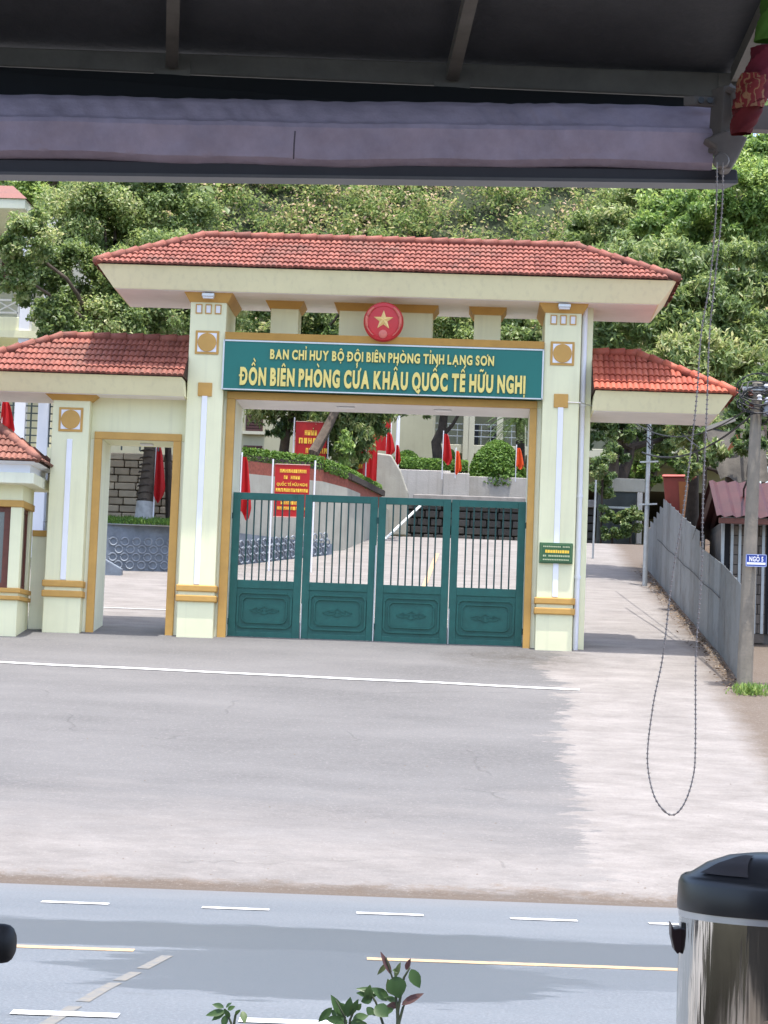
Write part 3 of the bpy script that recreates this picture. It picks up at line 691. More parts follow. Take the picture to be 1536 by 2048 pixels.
brick_m = mat('planter_brick', (.26, .075, .05), .85, .35, 12, bump=.5)
k = MB()
def raised(p, zz): return (p[0], p[1], zz)
wall_run('planter_brick_strip', [(pA[0] + .05, pA[1] + .1), (pB[0] + .02, pB[1] + .1), (pB2[0], pB2[1] + .1), (pC[0] + .02, pC[1])], [tA.z + .36, tB.z + .34, tB2.z + .28, tC.z + .2], .30, brick_m, RW, hgt=.42)
# grey-blue ornamental low wall
OW = thing('ornamental_wall', (-6.5, 59, Z(3.3)), 'low grey blue wall with carved circles behind the gate bars', 'wall')
wp = [(-10.0, 57.0), (-7.4, 57.5), (-3.95, 64.3)]
wall_run('wall_face', wp, [at(215, 1046, 57.0).z, at(345, 1052, 57.5).z, at(660, 1088, 64.3).z], .22, stone_g, OW)
stone_l = mat('grey_blue_ring', (.24, .27, .31), .7, .25, 4)
for seg, n in ((0, 9), (1, 26)):
    (xa, ya), (xb, yb) = wp[seg], wp[seg + 1]; d = Vector((xb - xa, yb - ya, 0)); L = d.length; d.normalize(); nn = Vector((d.y, -d.x, 0))
    for i in range(n):
        for row in range(3 if seg else 4):
            t = (i + .5 + .5 * (row % 2)) / n
            if t > .98 or (seg == 0 and t < .3): continue
            r = .5 * L / n * .8; z0 = gz(xa + (xb - xa) * t, ya + (yb - ya) * t)
            c = Vector((xa + (xb - xa) * t, ya + (yb - ya) * t, z0 + .20 + row * r * 1.7)) + nn * .012
            ring = [c + (d * math.cos(a) + Vector((0, 0, 1)) * math.sin(a)) * r * .85 for a in [2 * math.pi * j / 14 for j in range(15)]]
            MB().tube(ring, .022, 5, cap=False).build('ring', stone_l, OW)
c = at(222, 1150, 56.2); g_ = gz(c.x, 56) - .1
MB().hexa([(c.x - .5, 55.9, g_), (c.x + .3, 55.9, g_), (c.x + .3, 56.2, g_), (c.x - .5, 56.2, g_), (c.x - .5, 55.9, g_ + .75), (c.x + .3, 55.9, g_ + .32), (c.x + .3, 56.2, g_ + .32), (c.x - .5, 56.2, g_ + .75)]).build('ramp_end', stone_g, OW, bevel=.03)
# stone block wall seen through the pedestrian door
SW = thing('stone_block_wall', (-8.2, 61.6, Z(3.6)), 'stepped tan stone block wall seen through the pedestrian doorway', 'wall')
zt0 = at(260, 1040, 61.6).z; zt1 = at(260, 905, 61.6).z; rows = 9; hh = (zt1 - zt0) / rows
B(-10.6, -6.45, 61.85, 62.3, gz(0, 62) - .6, zt1 + .0).build('wall_core', mat('stone_joint', (.20, .16, .12), .95, .3, 6), SW)
stone_p = piece_mat('tan_stone', (.34, .27, .19), (.50, .42, .31), .85, .6, 12, dirt=.3)
for r in range(rows):
    x = -10.6 + random.uniform(-.2, 0)
    while x < -6.5:
        w = random.uniform(.36, .62); xb = min(x + w, -6.45); st = .0 - r * .0
        if xb - x > .1: B(x + .012, xb - .012, 61.62 + random.uniform(0, .05), 61.86, zt0 + r * hh + .012, zt0 + (r + 1) * hh - .012).build('stone', stone_p, SW, bevel=.025)
        x = xb
    x = 0
# shade-coloured block wall at the head of the drive, coping and white walls above
DW = thing('shaded_stone_wall', (-.4, 77.3, Z(5.6)), 'block wall with painted-in shade and concrete coping at top of driveway', 'wall')
dstone = piece_mat('shaded_stone', (.05, .047, .043), (.085, .078, .07), .9, .7, 10)  # tree shade put into the stone and joint colours
d0 = at(800, 1066, 77); d1 = at(1060, 1078, 77); dt0 = at(830, 1003, 77).z; dt1 = dt0
B(d0.x, d1.x + 2.2, 77.3, 77.8, d0.z - 1.2, dt0).build('wall_core', mat('shaded_joint', (.038, .035, .032), .95), DW)
rows = 5; zlo = d0.z - .25; hh = (dt0 - zlo) / rows
for r in range(rows):
    x = d0.x
    while x < d1.x + 2.1:
        w = random.uniform(.34, .6); xb = min(x + w, d1.x + 2.2)
        B(x + .02, xb - .02, 77.1 + random.uniform(0, .08), 77.32, zlo + r * hh + .02, zlo + (r + 1) * hh - .02).build('stone', dstone, DW, bevel=.03); x = xb
B(d0.x + .4, d1.x + 2.25, 77.0, 77.9, dt0, dt0 + .26).build('coping', mat('grey_coping', (.30, .28, .26), .85, .3, 3, bump=.4), DW, bevel=.03)
GP = thing('cream_pier', (-3.2, 75.5, Z(5.8)), 'tall rounded cream wall pier beside the red banner', 'wall')
a = at(742, 905, 75); b = at(815, 1000, 75)
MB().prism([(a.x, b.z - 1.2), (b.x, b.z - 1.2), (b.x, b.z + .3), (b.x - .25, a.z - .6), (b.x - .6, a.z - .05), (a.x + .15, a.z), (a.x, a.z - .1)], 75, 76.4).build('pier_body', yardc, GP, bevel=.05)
WW = thing('white_terrace_wall', (0, 81, Z(6.5)), 'sunlit white terrace wall under the clipped hedges', 'wall')
pbox(795, 940, 900, 1000, 81, .5).build('wall_panel', yardw, WW, bevel=.02)
pbox(886, 946, 938, 1010, 80.6, .5).build('wall_panel', yardw, WW, bevel=.02)
pbox(936, 955, 1100, 1010, 82, .5).build('wall_panel', yardw, WW, bevel=.02)
sheet('terrace', -16, 12, 82.35, 100, 6, 6, far_m, lambda x, y: at(900, 948, 81).z - .25, kind='structure')
sheet('left_terrace', -24, -4.4, lambda x: 66.2 if x > -6.4 else 62.2, 84, 4, 4, far_m, lambda x, y: tA.z - .05, kind='structure')
# barrier arm
BA = thing('barrier_arm', tuple(at(765, 1088, 70.5)), 'raised white boom barrier pole slanting across the driveway', 'barrier')
MB().tube([at(762, 1086, 70.5), at(850, 1003, 73.5)], .045, 8).build('boom', mat('barrier_white', (.55, .57, .55), .5), BA)
p = at(758, 1090, 70.5); B(p.x - .14, p.x + .14, 70.4, 70.7, gz(p.x, 70) - .05, p.z + .12).build('post', galv, BA, bevel=.02)

# ---------------------------------------------------------------- buildings in the compound
bw = mat('building_paint', (.40, .385, .27), .85, .12, .8, bump=.1, streak=.2)
bw2 = mat('building_paint_pale', (.48, .47, .37), .85, .12, .8, bump=.1, streak=.2)
shut = mat('brown_shutter', (.075, .028, .026), .6, .2, 8)
CB = thing('barracks_building', (-8, 86, Z(6)), 'pale yellow barracks with brown shuttered windows behind the trees', 'building')
B(-24, -1.6, 86, 92, Z(5.5), Z(12.8)).build('wall', bw, CB)
def shutter(px0, py0, px1, py1, Y, par):
    w = pbox(px0, py0, px1, py1, Y - .08, .2).build('window', shut, par, bevel=.01)
    a, b = at(px0, py0, Y), at(px1, py1, Y); n = 9
    k = MB()
    for i in range(n): zz = b.z + (a.z - b.z) * (i + .5) / n; k.bar((a.x + .06, Y - .10, zz), (b.x - .06, Y - .10, zz), .03, .05)
    k.build('slats', shut, w); B(a.x - .08, b.x + .08, Y - .2, Y + .05, b.z - .12, b.z).build('sill', bw2, w)
shutter(492, 812, 526, 864, 86, CB); shutter(486, 891, 524, 928, 86, CB); shutter(690, 812, 720, 864, 86, CB)
shutter(395, 812, 428, 864, 86, CB)
MB().tube([(at(614, 800, 85.8).x, 85.85, Z(6)), (at(614, 800, 85.8).x, 85.85, Z(14))], .05, 8).build('rain_pipe', bw2, CB)
CO = thing('corridor_building', (2, 92, Z(7)), 'two storey cream building with open corridors and railings', 'building')
xL, xR = at(812, 850, 92).x, 12.0
zs0, zs1 = at(900, 905, 91).z, at(900, 893, 91).z
B(xL, xR, 94.2, 98, Z(6), zs0 + 3.72).build('wall', bw, CO)
B(xL, xR, 91.2, 94.25, zs0, zs1 + .12).build('floor_slab', bw2, CO, bevel=.02)
B(xL, xR, 91.0, 98.2, zs0 + 3.7, zs0 + 4.1).build('roof_slab', bw2, CO, bevel=.02)
for px in (822, 858, 933, 943, 1000, 1046, 1090, 1150):
    x = at(px, 850, 91.2).x; B(x - .13, x + .13, 91.05, 91.45, Z(5.9), zs0 + 3.71).build('column', bw2, CO, bevel=.02)
for px0, px1, py0, py1 in ((944, 957, 850, 900), (979, 1000, 856, 892), (800, 812, 832, 868), (1060, 1076, 850, 900)):
    pbox(px0, py0, px1, py1, 94.1, .2).build('door', mat('dark_door', (.03, .03, .035), .4), CO)
for px0, px1 in ((822, 858), (858, 933), (943, 1000), (1000, 1046), (1046, 1090)):
    k = MB(); a, b = at(px0, 880, 91.2), at(px1, 880, 91.2)
    for dz in (.35, .6, .85): k.bar((a.x, 91.25, zs1 + .12 + dz), (b.x, 91.25, zs1 + .12 + dz), .035)
    n = max(2, int((b.x - a.x) / .35))
    for i in range(n + 1): x = a.x + (b.x - a.x) * i / n; k.bar((x, 91.25, zs1 + .1), (x, 91.25, zs1 + .98), .025)
    k.build('railing', galv, CO)
# left building with balconies
LB = thing('balcony_building', (-13, 60, Z(3)), 'white columned building with balcony at the left edge', 'building')
bxr = at(62, 600, 60).x
cY = 60.0
lbm = mat('left_wall_paint', (.52, .50, .40), .85, .1, 1)  # pale paint of the balcony building's wall
B(-20, bxr + .55, 63, 69, Z(2.5), at(20, 430, 63).z).build('wall', lbm, LB)
for px in (51, -60, 98):
    x = at(px, 600, cY).x; B(x - .15, x + .15, cY, cY + .3, Z(2.5), at(50, 428, cY).z).build('column', white, LB, bevel=.02)
z0, z1 = at(20, 662, cY).z, at(20, 633, cY).z
B(-20, bxr - .1, cY + .05, 63.02, z0, z1).build('balcony_slab', cream, LB, bevel=.02)
B(bxr - 1.0, bxr + .3, cY - .04, cY + .25, z0 - .18, z0 + .02).build('bracket', cream, LB)
ze0, ze1 = at(20, 425, cY).z, at(20, 405, cY).z
B(-20, at(58, 410, cY).x, cY - .5, 69.5, ze0, ze1).build('eave', cream2, LB, bevel=.02)
MB().add([(-20, cY - .55, ze1), (at(62, 400, cY).x, cY - .55, ze1), (at(20, 400, cY).x - 1, 65, ze1 + 1.6), (-20, 65, ze1 + 1.6), (at(62, 400, cY).x, 69.5, ze1)], [(0, 1, 2, 3), (1, 4, 2)]).build('roof', tile_old, LB)
def xrail(par, xa, xb, Y, zlo, zhi, m, cell=.62):
    k = MB()
    for zz in (zlo + .12, zlo + (zhi - zlo) * .62, zhi): k.bar((xa, Y, zz), (xb, Y, zz), .05)
    n = max(1, round((xb - xa) / cell)); c = (xb - xa) / n; zm = zlo + (zhi - zlo) * .62
    for i in range(n + 1): k.bar((xa + i * c, Y, zlo), (xa + i * c, Y, zhi), .05)
    for i in range(n):
        k.bar((xa + i * c, Y, zlo + .12), (xa + (i + 1) * c, Y, zm), .035); k.bar((xa + i * c, Y + .02, zm), (xa + (i + 1) * c, Y + .02, zlo + .12), .035)
    return k.build('railing', m, par)
xrail(LB, -20, at(36, 600, cY).x, cY + .12, z1, at(20, 578, cY).z, mat('rail_cream', (.7, .68, .6), .6))
for px in (8, 26): pbox(px - 5, 510, px + 4, 575, 62.9, .1).build('window', shut, LB)
zl0, zl1 = at(50, 915, cY).z, at(50, 893, cY).z
B(-20, bxr + 1.2, cY + .02, 63.03, zl0, zl1).build('balcony_slab', cream, LB)
k = MB()
for i in range(7): zz = zl1 + .12 + i * .2; k.bar((-20, cY + .1, zz), (bxr + 1.1, cY + .1, zz), .035)
for i in range(26): x = -20 + i * .5; k.bar((x, cY + .1, zl1), (x, cY + .1, zl1 + 1.4), .04)
k.build('railing', mat('dark_rail', (.05, .07, .07), .5), LB)

# ---------------------------------------------------------------- flags, boards, banners
FLM = {}
def flag(px, ytop, ybot, Y, wpx, label, m=redm, pole_to=None, lean=0):
    t, b = at(px, ytop, Y), at(px, ybot, Y); w = wpx / 4500 * Y
    zg = min(pole_to if pole_to is not None else gz(t.x, Y), b.z - .05)
    f = thing('flag', (t.x, Y, zg), label, 'flag', 'red flags on poles in the compound')
    MB().tube([(t.x, Y, zg - .05), (t.x + lean, Y, t.z + .12)], .018, 8).build('pole', white, f)
    ph = random.uniform(0, 6)
    def fn(u, v):
        ww = w * (.35 + .65 * v ** .7) * (1 - .25 * max(0, v - .85) / .15)
        return (t.x + .02 + ww * (u - .1), Y - .03 + .07 * math.sin(u * 11 + ph + v * 1.5) * (.4 + .6 * v), t.z - (t.z - b.z) * v * (1 - .08 * math.sin(u * 5 + ph)))
    MB().grid(fn, 14, 12).build('cloth', m, f, smooth=True)
flag(5, 803, 868, 52, 34, 'red flag hanging above the booth roof at left edge', pole_to=Z(5.2))
flag(313, 894, 998, 60.6, 24, 'furled red flag seen through the pedestrian doorway')
flag(484, 914, 1032, 57, 26, 'furled red flag behind the left end of the teal gate')
ter = at(900, 948, 81).z - .25
flag(887, 868, 926, 80, 22, 'dark red furled flag beside the bent tree trunk', pole_to=ter)
flag(912, 902, 946, 79.5, 14, 'bright orange furled flag beside the middle clipped bush', orange_cloth, pole_to=ter)
flag(1033, 896, 936, 80, 18, 'orange red flag right of the large clipped bush', orange_cloth, pole_to=ter)
flag(774, 866, 910, 76.7, 20, 'dark red flag above the cream pier', pole_to=Z(7.2))
flag(792, 890, 930, 79, 12, 'narrow dark red flag next to the hedge', pole_to=ter)
def board(px0, py0, px1, py1, Y, label, lines, posts, zg=None, name='notice_board'):
    a, b = at(px0, py0, Y), at(px1, py1, Y); zg = gz((a.x + b.x) / 2, Y) if zg is None else zg
    t = thing(name, ((a.x + b.x) / 2, Y, zg), label, 'notice board')
    B(a.x, b.x, Y, Y + .05, b.z, a.z).build('board', redsign, t)
    for x in posts: MB().tube([(x(a, b), Y + .06, zg - .1), (x(a, b), Y + .06, a.z + .12)], .022, 8).build('post', white, t)
    k = MB()
    for q in ((a.x, b.x, a.z - .02, a.z), (a.x, b.x, b.z, b.z + .02)): k.box(q[0], q[1], Y - .01, Y + .003, q[2], q[3])
    k.build('edge_trim', mat('pale_pink', (.75, .45, .38), .6), t)
    H = a.z - b.z; Wd = b.x - a.x
    for (v, h, x0, x1, txt) in lines:
        zz = a.z - H * v
        if txt: lettering(txt, a.x + Wd * x0, a.x + Wd * x1, zz - H * h, H * h * .8, Y - .001, .008, yellowm, t, .03, 'text_line', True)
        else:
            k = MB(); x = a.x + Wd * x0
            while x < a.x + Wd * x1:
                w = H * h * random.uniform(.45, .8)
                if random.random() < .97:
                    k.box(x, x + w * .28, Y - .008, Y + .002, zz - H * h, zz); k.box(x + w * .55, x + w * .83, Y - .008, Y + .002, zz - H * h, zz)
                    k.box(x + w * .28, x + w * .55, Y - .007, Y + .002, zz - H * h * random.choice((.25, .6, 1)), zz - H * h * random.choice((0, .4)))
                x += w * 1.12
            tag(k.build('text_line', yellowm, t), kind='stuff')
    return t
board(551, 927, 616, 1036, 58.5, 'red notice board on white posts behind the gate bars', [(.10, .065, .14, .88, None), (.22, .065, .26, .72, None), (.345, .065, .06, .94, 'QUỐC TẾ HỮU NGHỊ'), (.46, .065, .04, .96, None), (.575, .065, .12, .84, None), (.70, .06, .2, .8, None), (.80, .06, .1, .9, None)], [lambda a, b: a.x - .07, lambda a, b: b.x + .13])
board(592, 842, 650, 955, 69, 'tall red slogan board behind the leaning tree trunk', [(.16, .09, .3, .7, None), (.30, .10, .12, .88, None), (.48, .09, .35, .95, None), (.62, .09, .3, .95, None), (.76, .09, .6, .95, None)], [lambda a, b: a.x - .05, lambda a, b: b.x + .05], zg=tA.z - .1)
board(682, 900, 724, 990, 70, 'narrow red banner board beside the white post', [(.12, .1, .4, .9, None), (.3, .1, .3, .9, None), (.5, .1, .35, .95, None), (.68, .1, .3, .9, None)], [lambda a, b: b.x + .08], zg=tC.z)
BN = thing('red_banner', tuple(at(745, 985, 74)), 'dark red hanging banner cloth between board and cream pier', 'banner')
a, b = at(728, 850, 74), at(752, 985, 74)
MB().grid(lambda u, v: (a.x + (b.x - a.x) * u, 74 + .06 * math.sin(u * 14 + v * 2), a.z + (b.z - a.z) * v), 16, 8).build('cloth', redm, BN, smooth=True)
MB().tube([(a.x, 74.04, gz(a.x, 74) - .1), (a.x, 74.04, a.z + .1)], .03, 8).build('pole', galv, BN)
BN = thing('wide_banner', tuple(at(758, 908, 76.5)), 'wide red banner above the cream pier', 'banner')
a, b = at(745, 826, 77), at(780, 902, 77)
MB().grid(lambda u, v: (a.x + (b.x - a.x) * u, 77 + .05 * math.sin(u * 9 + v), a.z + (b.z - a.z) * v), 14, 8).build('cloth', redm, BN, smooth=True)
for x in (a.x, b.x): MB().tube([(x, 77.04, gz(x, 77) - .2), (x, 77.04, a.z + .1)], .03, 8).build('pole', white, BN)
a = at(800, 760, 80); LP = thing('white_lamp_post', (a.x, 80, ter), 'thin white post rising behind the hedge', 'post')
MB().tube([(a.x, 80, ter), (a.x, 80, Z(13))], [.07, .05], 10).build('shaft', white, LP); MB().lathe([(.14, 0), (.16, .03), (.1, .12)], (a.x, 80, ter), 12).build('foot', white, LP)

# ---------------------------------------------------------------- right side: fence, pole, house, bin
FN = thing('sheet_metal_fence', (4.95, 50, gz(5, 50)), 'grey sheet metal fence running up the right side of the alley', 'fence')
fen = piece_mat('fence_sheet', (.15, .155, .152), (.235, .24, .235), .7, .5, 9, dirt=.55)
y = 40.7; i = 0
while y < 64:
    w = random.uniform(.95, 1.1); h = 1.82 if y < 48 else (2.12 + (y - 48) * .02 if y < 57.5 else max(1.0, 2.2 - .2 * (y - 57.5)))
    n = 10; k = MB()
    for j in range(n + 1):
        yy = y + (w - .015) * j / n; xx = 4.95 + (.009 if j % 2 else 0) + random.uniform(0, .004); zz = gz(xx, yy)
        k.v += [(xx, yy, zz - .05), (xx, yy, zz + h + random.uniform(-.006, .006)), (xx + .006, yy, zz - .05), (xx + .006, yy, zz + h)]
    for j in range(n):
        c = j * 4; k.f += [(c, c + 4, c + 5, c + 1), (c + 2, c + 3, c + 7, c + 6), (c + 1, c + 5, c + 7, c + 3)]
    k.build('panel', fen, FN)
    MB().tube([(5.03, y, gz(5, y) - .1), (5.03, y, gz(5, y) + h - .06)], .03, 6).build('post', galv, FN)
    y += w
MB().tube([(4.925, 44.5 + t * 1.5, gz(5, 44.5 + t * 1.5) + 1.15 + .02 * math.sin(t * 2.2)) for t in range(11)], .009, 6).build('cable', mat('dark_cable', (.03, .03, .03), .6), FN)
POL = thing('utility_pole', (4.98, 40.45, gz(5, 40.4)), 'tapered concrete utility pole with tangled cables and insulators', 'utility pole')
t0, t1 = at(1489, 1350, 40.45), at(1515, 765, 40.45)
MB().tube([(t0.x, 40.45, t0.z - .3), (t0.x + (t1.x - t0.x) * .5, 40.45, (t0.z + t1.z) / 2), (t1.x, 40.45, t1.z)], [.148, .125, .10], 8).build('shaft', concrete, POL, bevel=.02)
cab = mat('black_cable', (.025, .025, .028), .6)
def wire(a, b, sag, r=.012, name='cable', par=POL, n=14, wob=0):
    a, b = Vector(a), Vector(b)
    MB().tube([a.lerp(b, i / n) - Vector((0, 0, sag * 4 * (i / n) * (1 - i / n))) + Vector((random.uniform(-wob, wob), random.uniform(-wob, wob), random.uniform(-wob, wob))) for i in range(n + 1)], r, 5).build(name, cab, par)
for i in range(16):
    zz = t1.z - random.uniform(.02, .75); ang = random.uniform(0, 6.28); q = Vector((t1.x, 40.3, zz)); rr = random.uniform(.14, .42)
    MB().tube([(q.x + rr * math.cos(a + ang) * random.uniform(.8, 1.1), q.y + .2 * math.sin(a), q.z + rr * .55 * math.sin(a + ang)) for a in [j * .5 for j in range(13)]], .011, 5).build('cable_coil', cab, POL)
for dz, dx in ((.1, .14), (.22, -.14), (.34, .16), (.45, -.12), (.3, .02)):
    MB().lathe([(.02, -.06), (.05, -.04), (.03, -.01), (.052, .02), (.02, .05)], (t1.x + dx, 40.26, t1.z - dz), 10).build('insulator', random.choice([white, brownwood, white]), POL, smooth=True)
B(t1.x - .28, t1.x + .28, 40.33, 40.40, t1.z - .16, t1.z - .10).build('crossarm', galv, POL)
B(t1.x + .10, t1.x + .36, 40.2, 40.42, t1.z - .62, t1.z - .38).build('junction_box', mat('grey_box', (.25, .27, .3), .5), POL, bevel=.02)
wire((t1.x, 40.4, t1.z - .5), (3.9, 52, Z(6.0)), .4, .02); wire((t1.x, 40.4, t1.z - .35), (3.95, 55.8, Z(7.2)), .5, .014)
wire((t1.x, 40.4, t1.z - .55), (5.8, 49, Z(4.6)), .35, .022, wob=.03); wire((t1.x, 40.4, t1.z - .45), (6.2, 50, Z(4.9)), .5, .016, wob=.02)
for dz in (.15, .3, .45, .5): wire((t1.x, 40.4, t1.z - dz), (13, 38 + dz * 8, t1.z - dz + .3), .5, .014)
NS = thing('street_name_sign', (5.15, 40.2, at(1510, 1134, 40.2).z), 'blue street name sign with white text on the concrete pole', 'sign')
a, b = at(1492, 1108, 40.2), at(1533, 1134, 40.2); bl = mat('sign_blue', (.03, .06, .30), .4, .1, 5)
B(a.x, b.x, 40.2, 40.225, b.z, a.z).build('plate', bl, NS)
k = MB(); e = .012
for q in ((a.x, b.x, a.z - e, a.z), (a.x, b.x, b.z, b.z + e), (a.x, a.x + e, b.z, a.z), (b.x - e, b.x, b.z, a.z)): k.box(q[0], q[1], 40.194, 40.2, q[2], q[3])
k.build('border', mat('sign_pale_blue', (.35, .42, .7), .4), NS)
lettering('NGÕ 5', a.x + .06, b.x - .06, a.z - .125, .085, 40.2, .006, white, NS, .03, 'letter')
B(a.x + .02, b.x - .02, 40.193, 40.2, b.z + .035, b.z + .075).build('text_band', white, NS)
k = MB()
B(5.05, 5.12, 40.225, 40.33, b.z + .08, b.z + .16).build('bracket', galv, NS)

# slim steel pole against the fence
SP = thing('steel_pole', (4.72, 58.2, gz(4.7, 58.2)), 'slim galvanised pole with cable brackets beside the alley fence', 'utility pole')
q0, q1 = at(1290, 1145, 58), at(1299, 845, 58)
MB().tube([(q0.x, 58, gz(q0.x, 58) - .1), (q1.x, 58, q1.z + 1.2)], [.065, .05], 10).build('shaft', galv, SP, smooth=True)
for py in (925, 1010): z = at(1297, py, 58).z; MB().bar((q1.x - .22, 57.95, z), (q1.x + .25, 57.95, z + .03), .04).build('bracket', galv, SP)
for i in range(2): MB().tube([(q1.x + .1 * math.sin(j * 1.1 + i), 57.9, q1.z - .2 - i * .35 - .16 * math.cos(j * .8 + i)) for j in range(9)], .016, 5).build('cable_coil', cab, SP)
wire((q1.x, 57.95, q1.z + .6), (6.8, 50, Z(5.4)), .5, .018, par=SP); wire((q1.x, 57.95, q1.z + .9), (2.2, 62, Z(9.5)), .2, .02, par=SP)
MB().tube([at(1185, 1130, 66), at(1192, 960, 66)], .03, 8).build('thin_post', galv, tag(thing('grey_post', tuple(at(1185, 1130, 66)), 'thin grey post at the far left side of the alley', 'post')))

# wheelie bin behind the fence
bY = 58.0; c = at(1352, 985, bY); bz0, bz1 = gz(5.4, bY) + 1.42, at(1350, 957, bY).z
wb = thing('wheelie_bin', (c.x, bY, bz0 - .08), 'red and orange wheelie bin showing above the grey fence', 'bin')
bm_ = mat('bin_red', (.22, .04, .028), .5, .15, 4); bo_ = mat('bin_orange', (.30, .105, .03), .5, .15, 4)
MB().hexa([(c.x - .20, bY - .2, bz0), (c.x + .14, bY - .3, bz0), (c.x + .20, bY + .15, bz0), (c.x - .16, bY + .2, bz0), (c.x - .37, bY - .3, bz1), (c.x + .22, bY - .48, bz1), (c.x + .33, bY + .25, bz1), (c.x - .30, bY + .35, bz1)]).build('body', bm_, wb, bevel=.03)
MB().hexa([(c.x + .12, bY - .32, bz0 + .05), (c.x + .15, bY - .32, bz0 + .05), (c.x + .21, bY + .1, bz0 + .05), (c.x + .19, bY + .1, bz0 + .05), (c.x + .02, bY - .44, bz1 - .12), (c.x + .23, bY - .495, bz1 - .12), (c.x + .34, bY + .2, bz1 - .12), (c.x + .27, bY + .25, bz1 - .12)]).build('side_panel', bo_, wb)
MB().hexa([(c.x - .41, bY - .36, bz1), (c.x + .27, bY - .55, bz1), (c.x + .43, bY + .3, bz1), (c.x - .32, bY + .4, bz1), (c.x - .39, bY - .32, bz1 + .06), (c.x + .27, bY - .51, bz1 + .06), (c.x + .39, bY + .28, bz1 + .14), (c.x - .28, bY + .37, bz1 + .14)]).build('lid', mat('bin_lid', (.34, .06, .045), .45, .1, 4), wb, bevel=.02)
MB().tube([(c.x + .40, bY - .4, bz1 + .02), (c.x + .49, bY - .1, bz1 + .05), (c.x + .45, bY + .25, bz1 + .02)], .02, 8).build('handle', bm_, wb)
for yy in (bY - .15, bY + .2): MB().tube([(c.x + .15, yy, bz0 + .02), (c.x + .22, yy, bz0 + .02)], .1, 12).build('wheel', blackp, wb)
MP = thing('mud_bank', (6.2, 54, gz(6, 54)), 'brown earth bank behind the grey fence', 'bank')
MB().grid(lambda u, v: (5.12 + 4 * u, 51 + 14 * v, gz(5, 51 + 14 * v) + (1.55 if 51 + 14 * v < 58 else 1.2) * min(1, .85 + u) + .15 * math.sin(u * 9 + v * 13)), 14, 24).build('earth', mat('brown_earth', (.12, .085, .06), .95, .4, 2, bump=.8, bscale=6), MP, smooth=True)
B(5.1, 9.1, 50.98, 51.1, gz(5, 51) - .3, gz(5, 51) + 1.5).build('edge', concrete, MP)
HS = thing('tin_roof_shed', (7, 47.5, gz(6, 47)), 'small block shed with maroon corrugated roof and grated window', 'shed')
hx0 = 5.3; hz = gz(6, 46)
blk = piece_mat('block_wall', (.12, .10, .085), (.18, .155, .13), .9, .6, 14, dirt=.4)
yw = 46.2
rz0, rz1 = at(1420, 1030, 45.6).z, at(1420, 962, 47.2).z
B(hx0, 10, yw + .08, 50, hz - .4, rz0 + .05).build('wall_core', mat('mortar', (.12, .11, .1), .95), HS)
zz = hz + .1; r = 0
while zz < rz0 - .05:
    x = hx0 - (.2 if r % 2 else 0)
    while x < 6.05:
        xa, xb = max(x, hx0), min(x + .4, 6.05)
        if xb - xa > .06: B(xa + .008, xb - .008, yw, yw + .09, zz + .008, zz + .192).build('block', blk, HS)
        x += .4
    zz += .2; r += 1
for i in range(10):
    B(hx0 - .015, hx0 + .02, yw + .1 + i * .36, yw + .44 + i * .36, hz + .2, rz0 - .1).build('side_block', blk, HS)
k = MB()
wx0, wx1, wz0, wz1 = at(1448, 1100, yw).x, 8.6, hz + .3, at(1450, 1040, yw).z
n = int((wx1 - wx0) / .16)
fr = MB().box(wx0 - .06, wx0, yw - .05, yw + .06, wz0, wz1 + .06).box(wx0, wx1, yw - .05, yw + .06, wz1, wz1 + .06).build('window_frame', galv, HS)
B(wx0, wx1, yw + .05, yw + .085, wz0, wz1).build('dark_opening', mat('dark_interior', (.02, .02, .022), .8), HS)
for i in range(1, n): x = wx0 + i * .16; B(x - .028, x + .028, yw - .02, yw + .02, wz0, wz1).build('grate_bar', galv, fr)
tin = mat('maroon_tin', (.055, .013, .012), .5, .25, 3, bump=.1)
k = MB(); n = 66
ex0 = hx0 - .35
for j in range(n + 1):
    x = ex0 + 5.2 * j / n; dz = .028 * math.sin(j * math.pi / 1.5)
    k.v += [(x, 45.5, rz0 - .02 + dz), (x + .0, 47.2, rz1 + dz)]
for j in range(n): k.f.append((2 * j, 2 * j + 2, 2 * j + 3, 2 * j + 1))
rf = k.build('roof', tin, HS, smooth=True)
B(ex0 + .05, 10, 45.55, 45.62, rz0 - .16, rz0 - .05).build('eave_beam', brownwood, rf)
k = MB()
for j in range(n + 1):
    x = ex0 + 5.2 * j / n; dz = .028 * math.sin(j * math.pi / 1.5); k.v += [(x, 47.2, rz1 + dz - .003), (x, 50.4, rz1 - 1.0 + dz)]
for j in range(n): k.f.append((2 * j, 2 * j + 2, 2 * j + 3, 2 * j + 1))
k.build('back_roof', tin, HS)
B(hx0 + .3, hx0 + .52, yw - .06, yw, rz0 - .32, rz0 - .2).build('meter_box', white, HS)
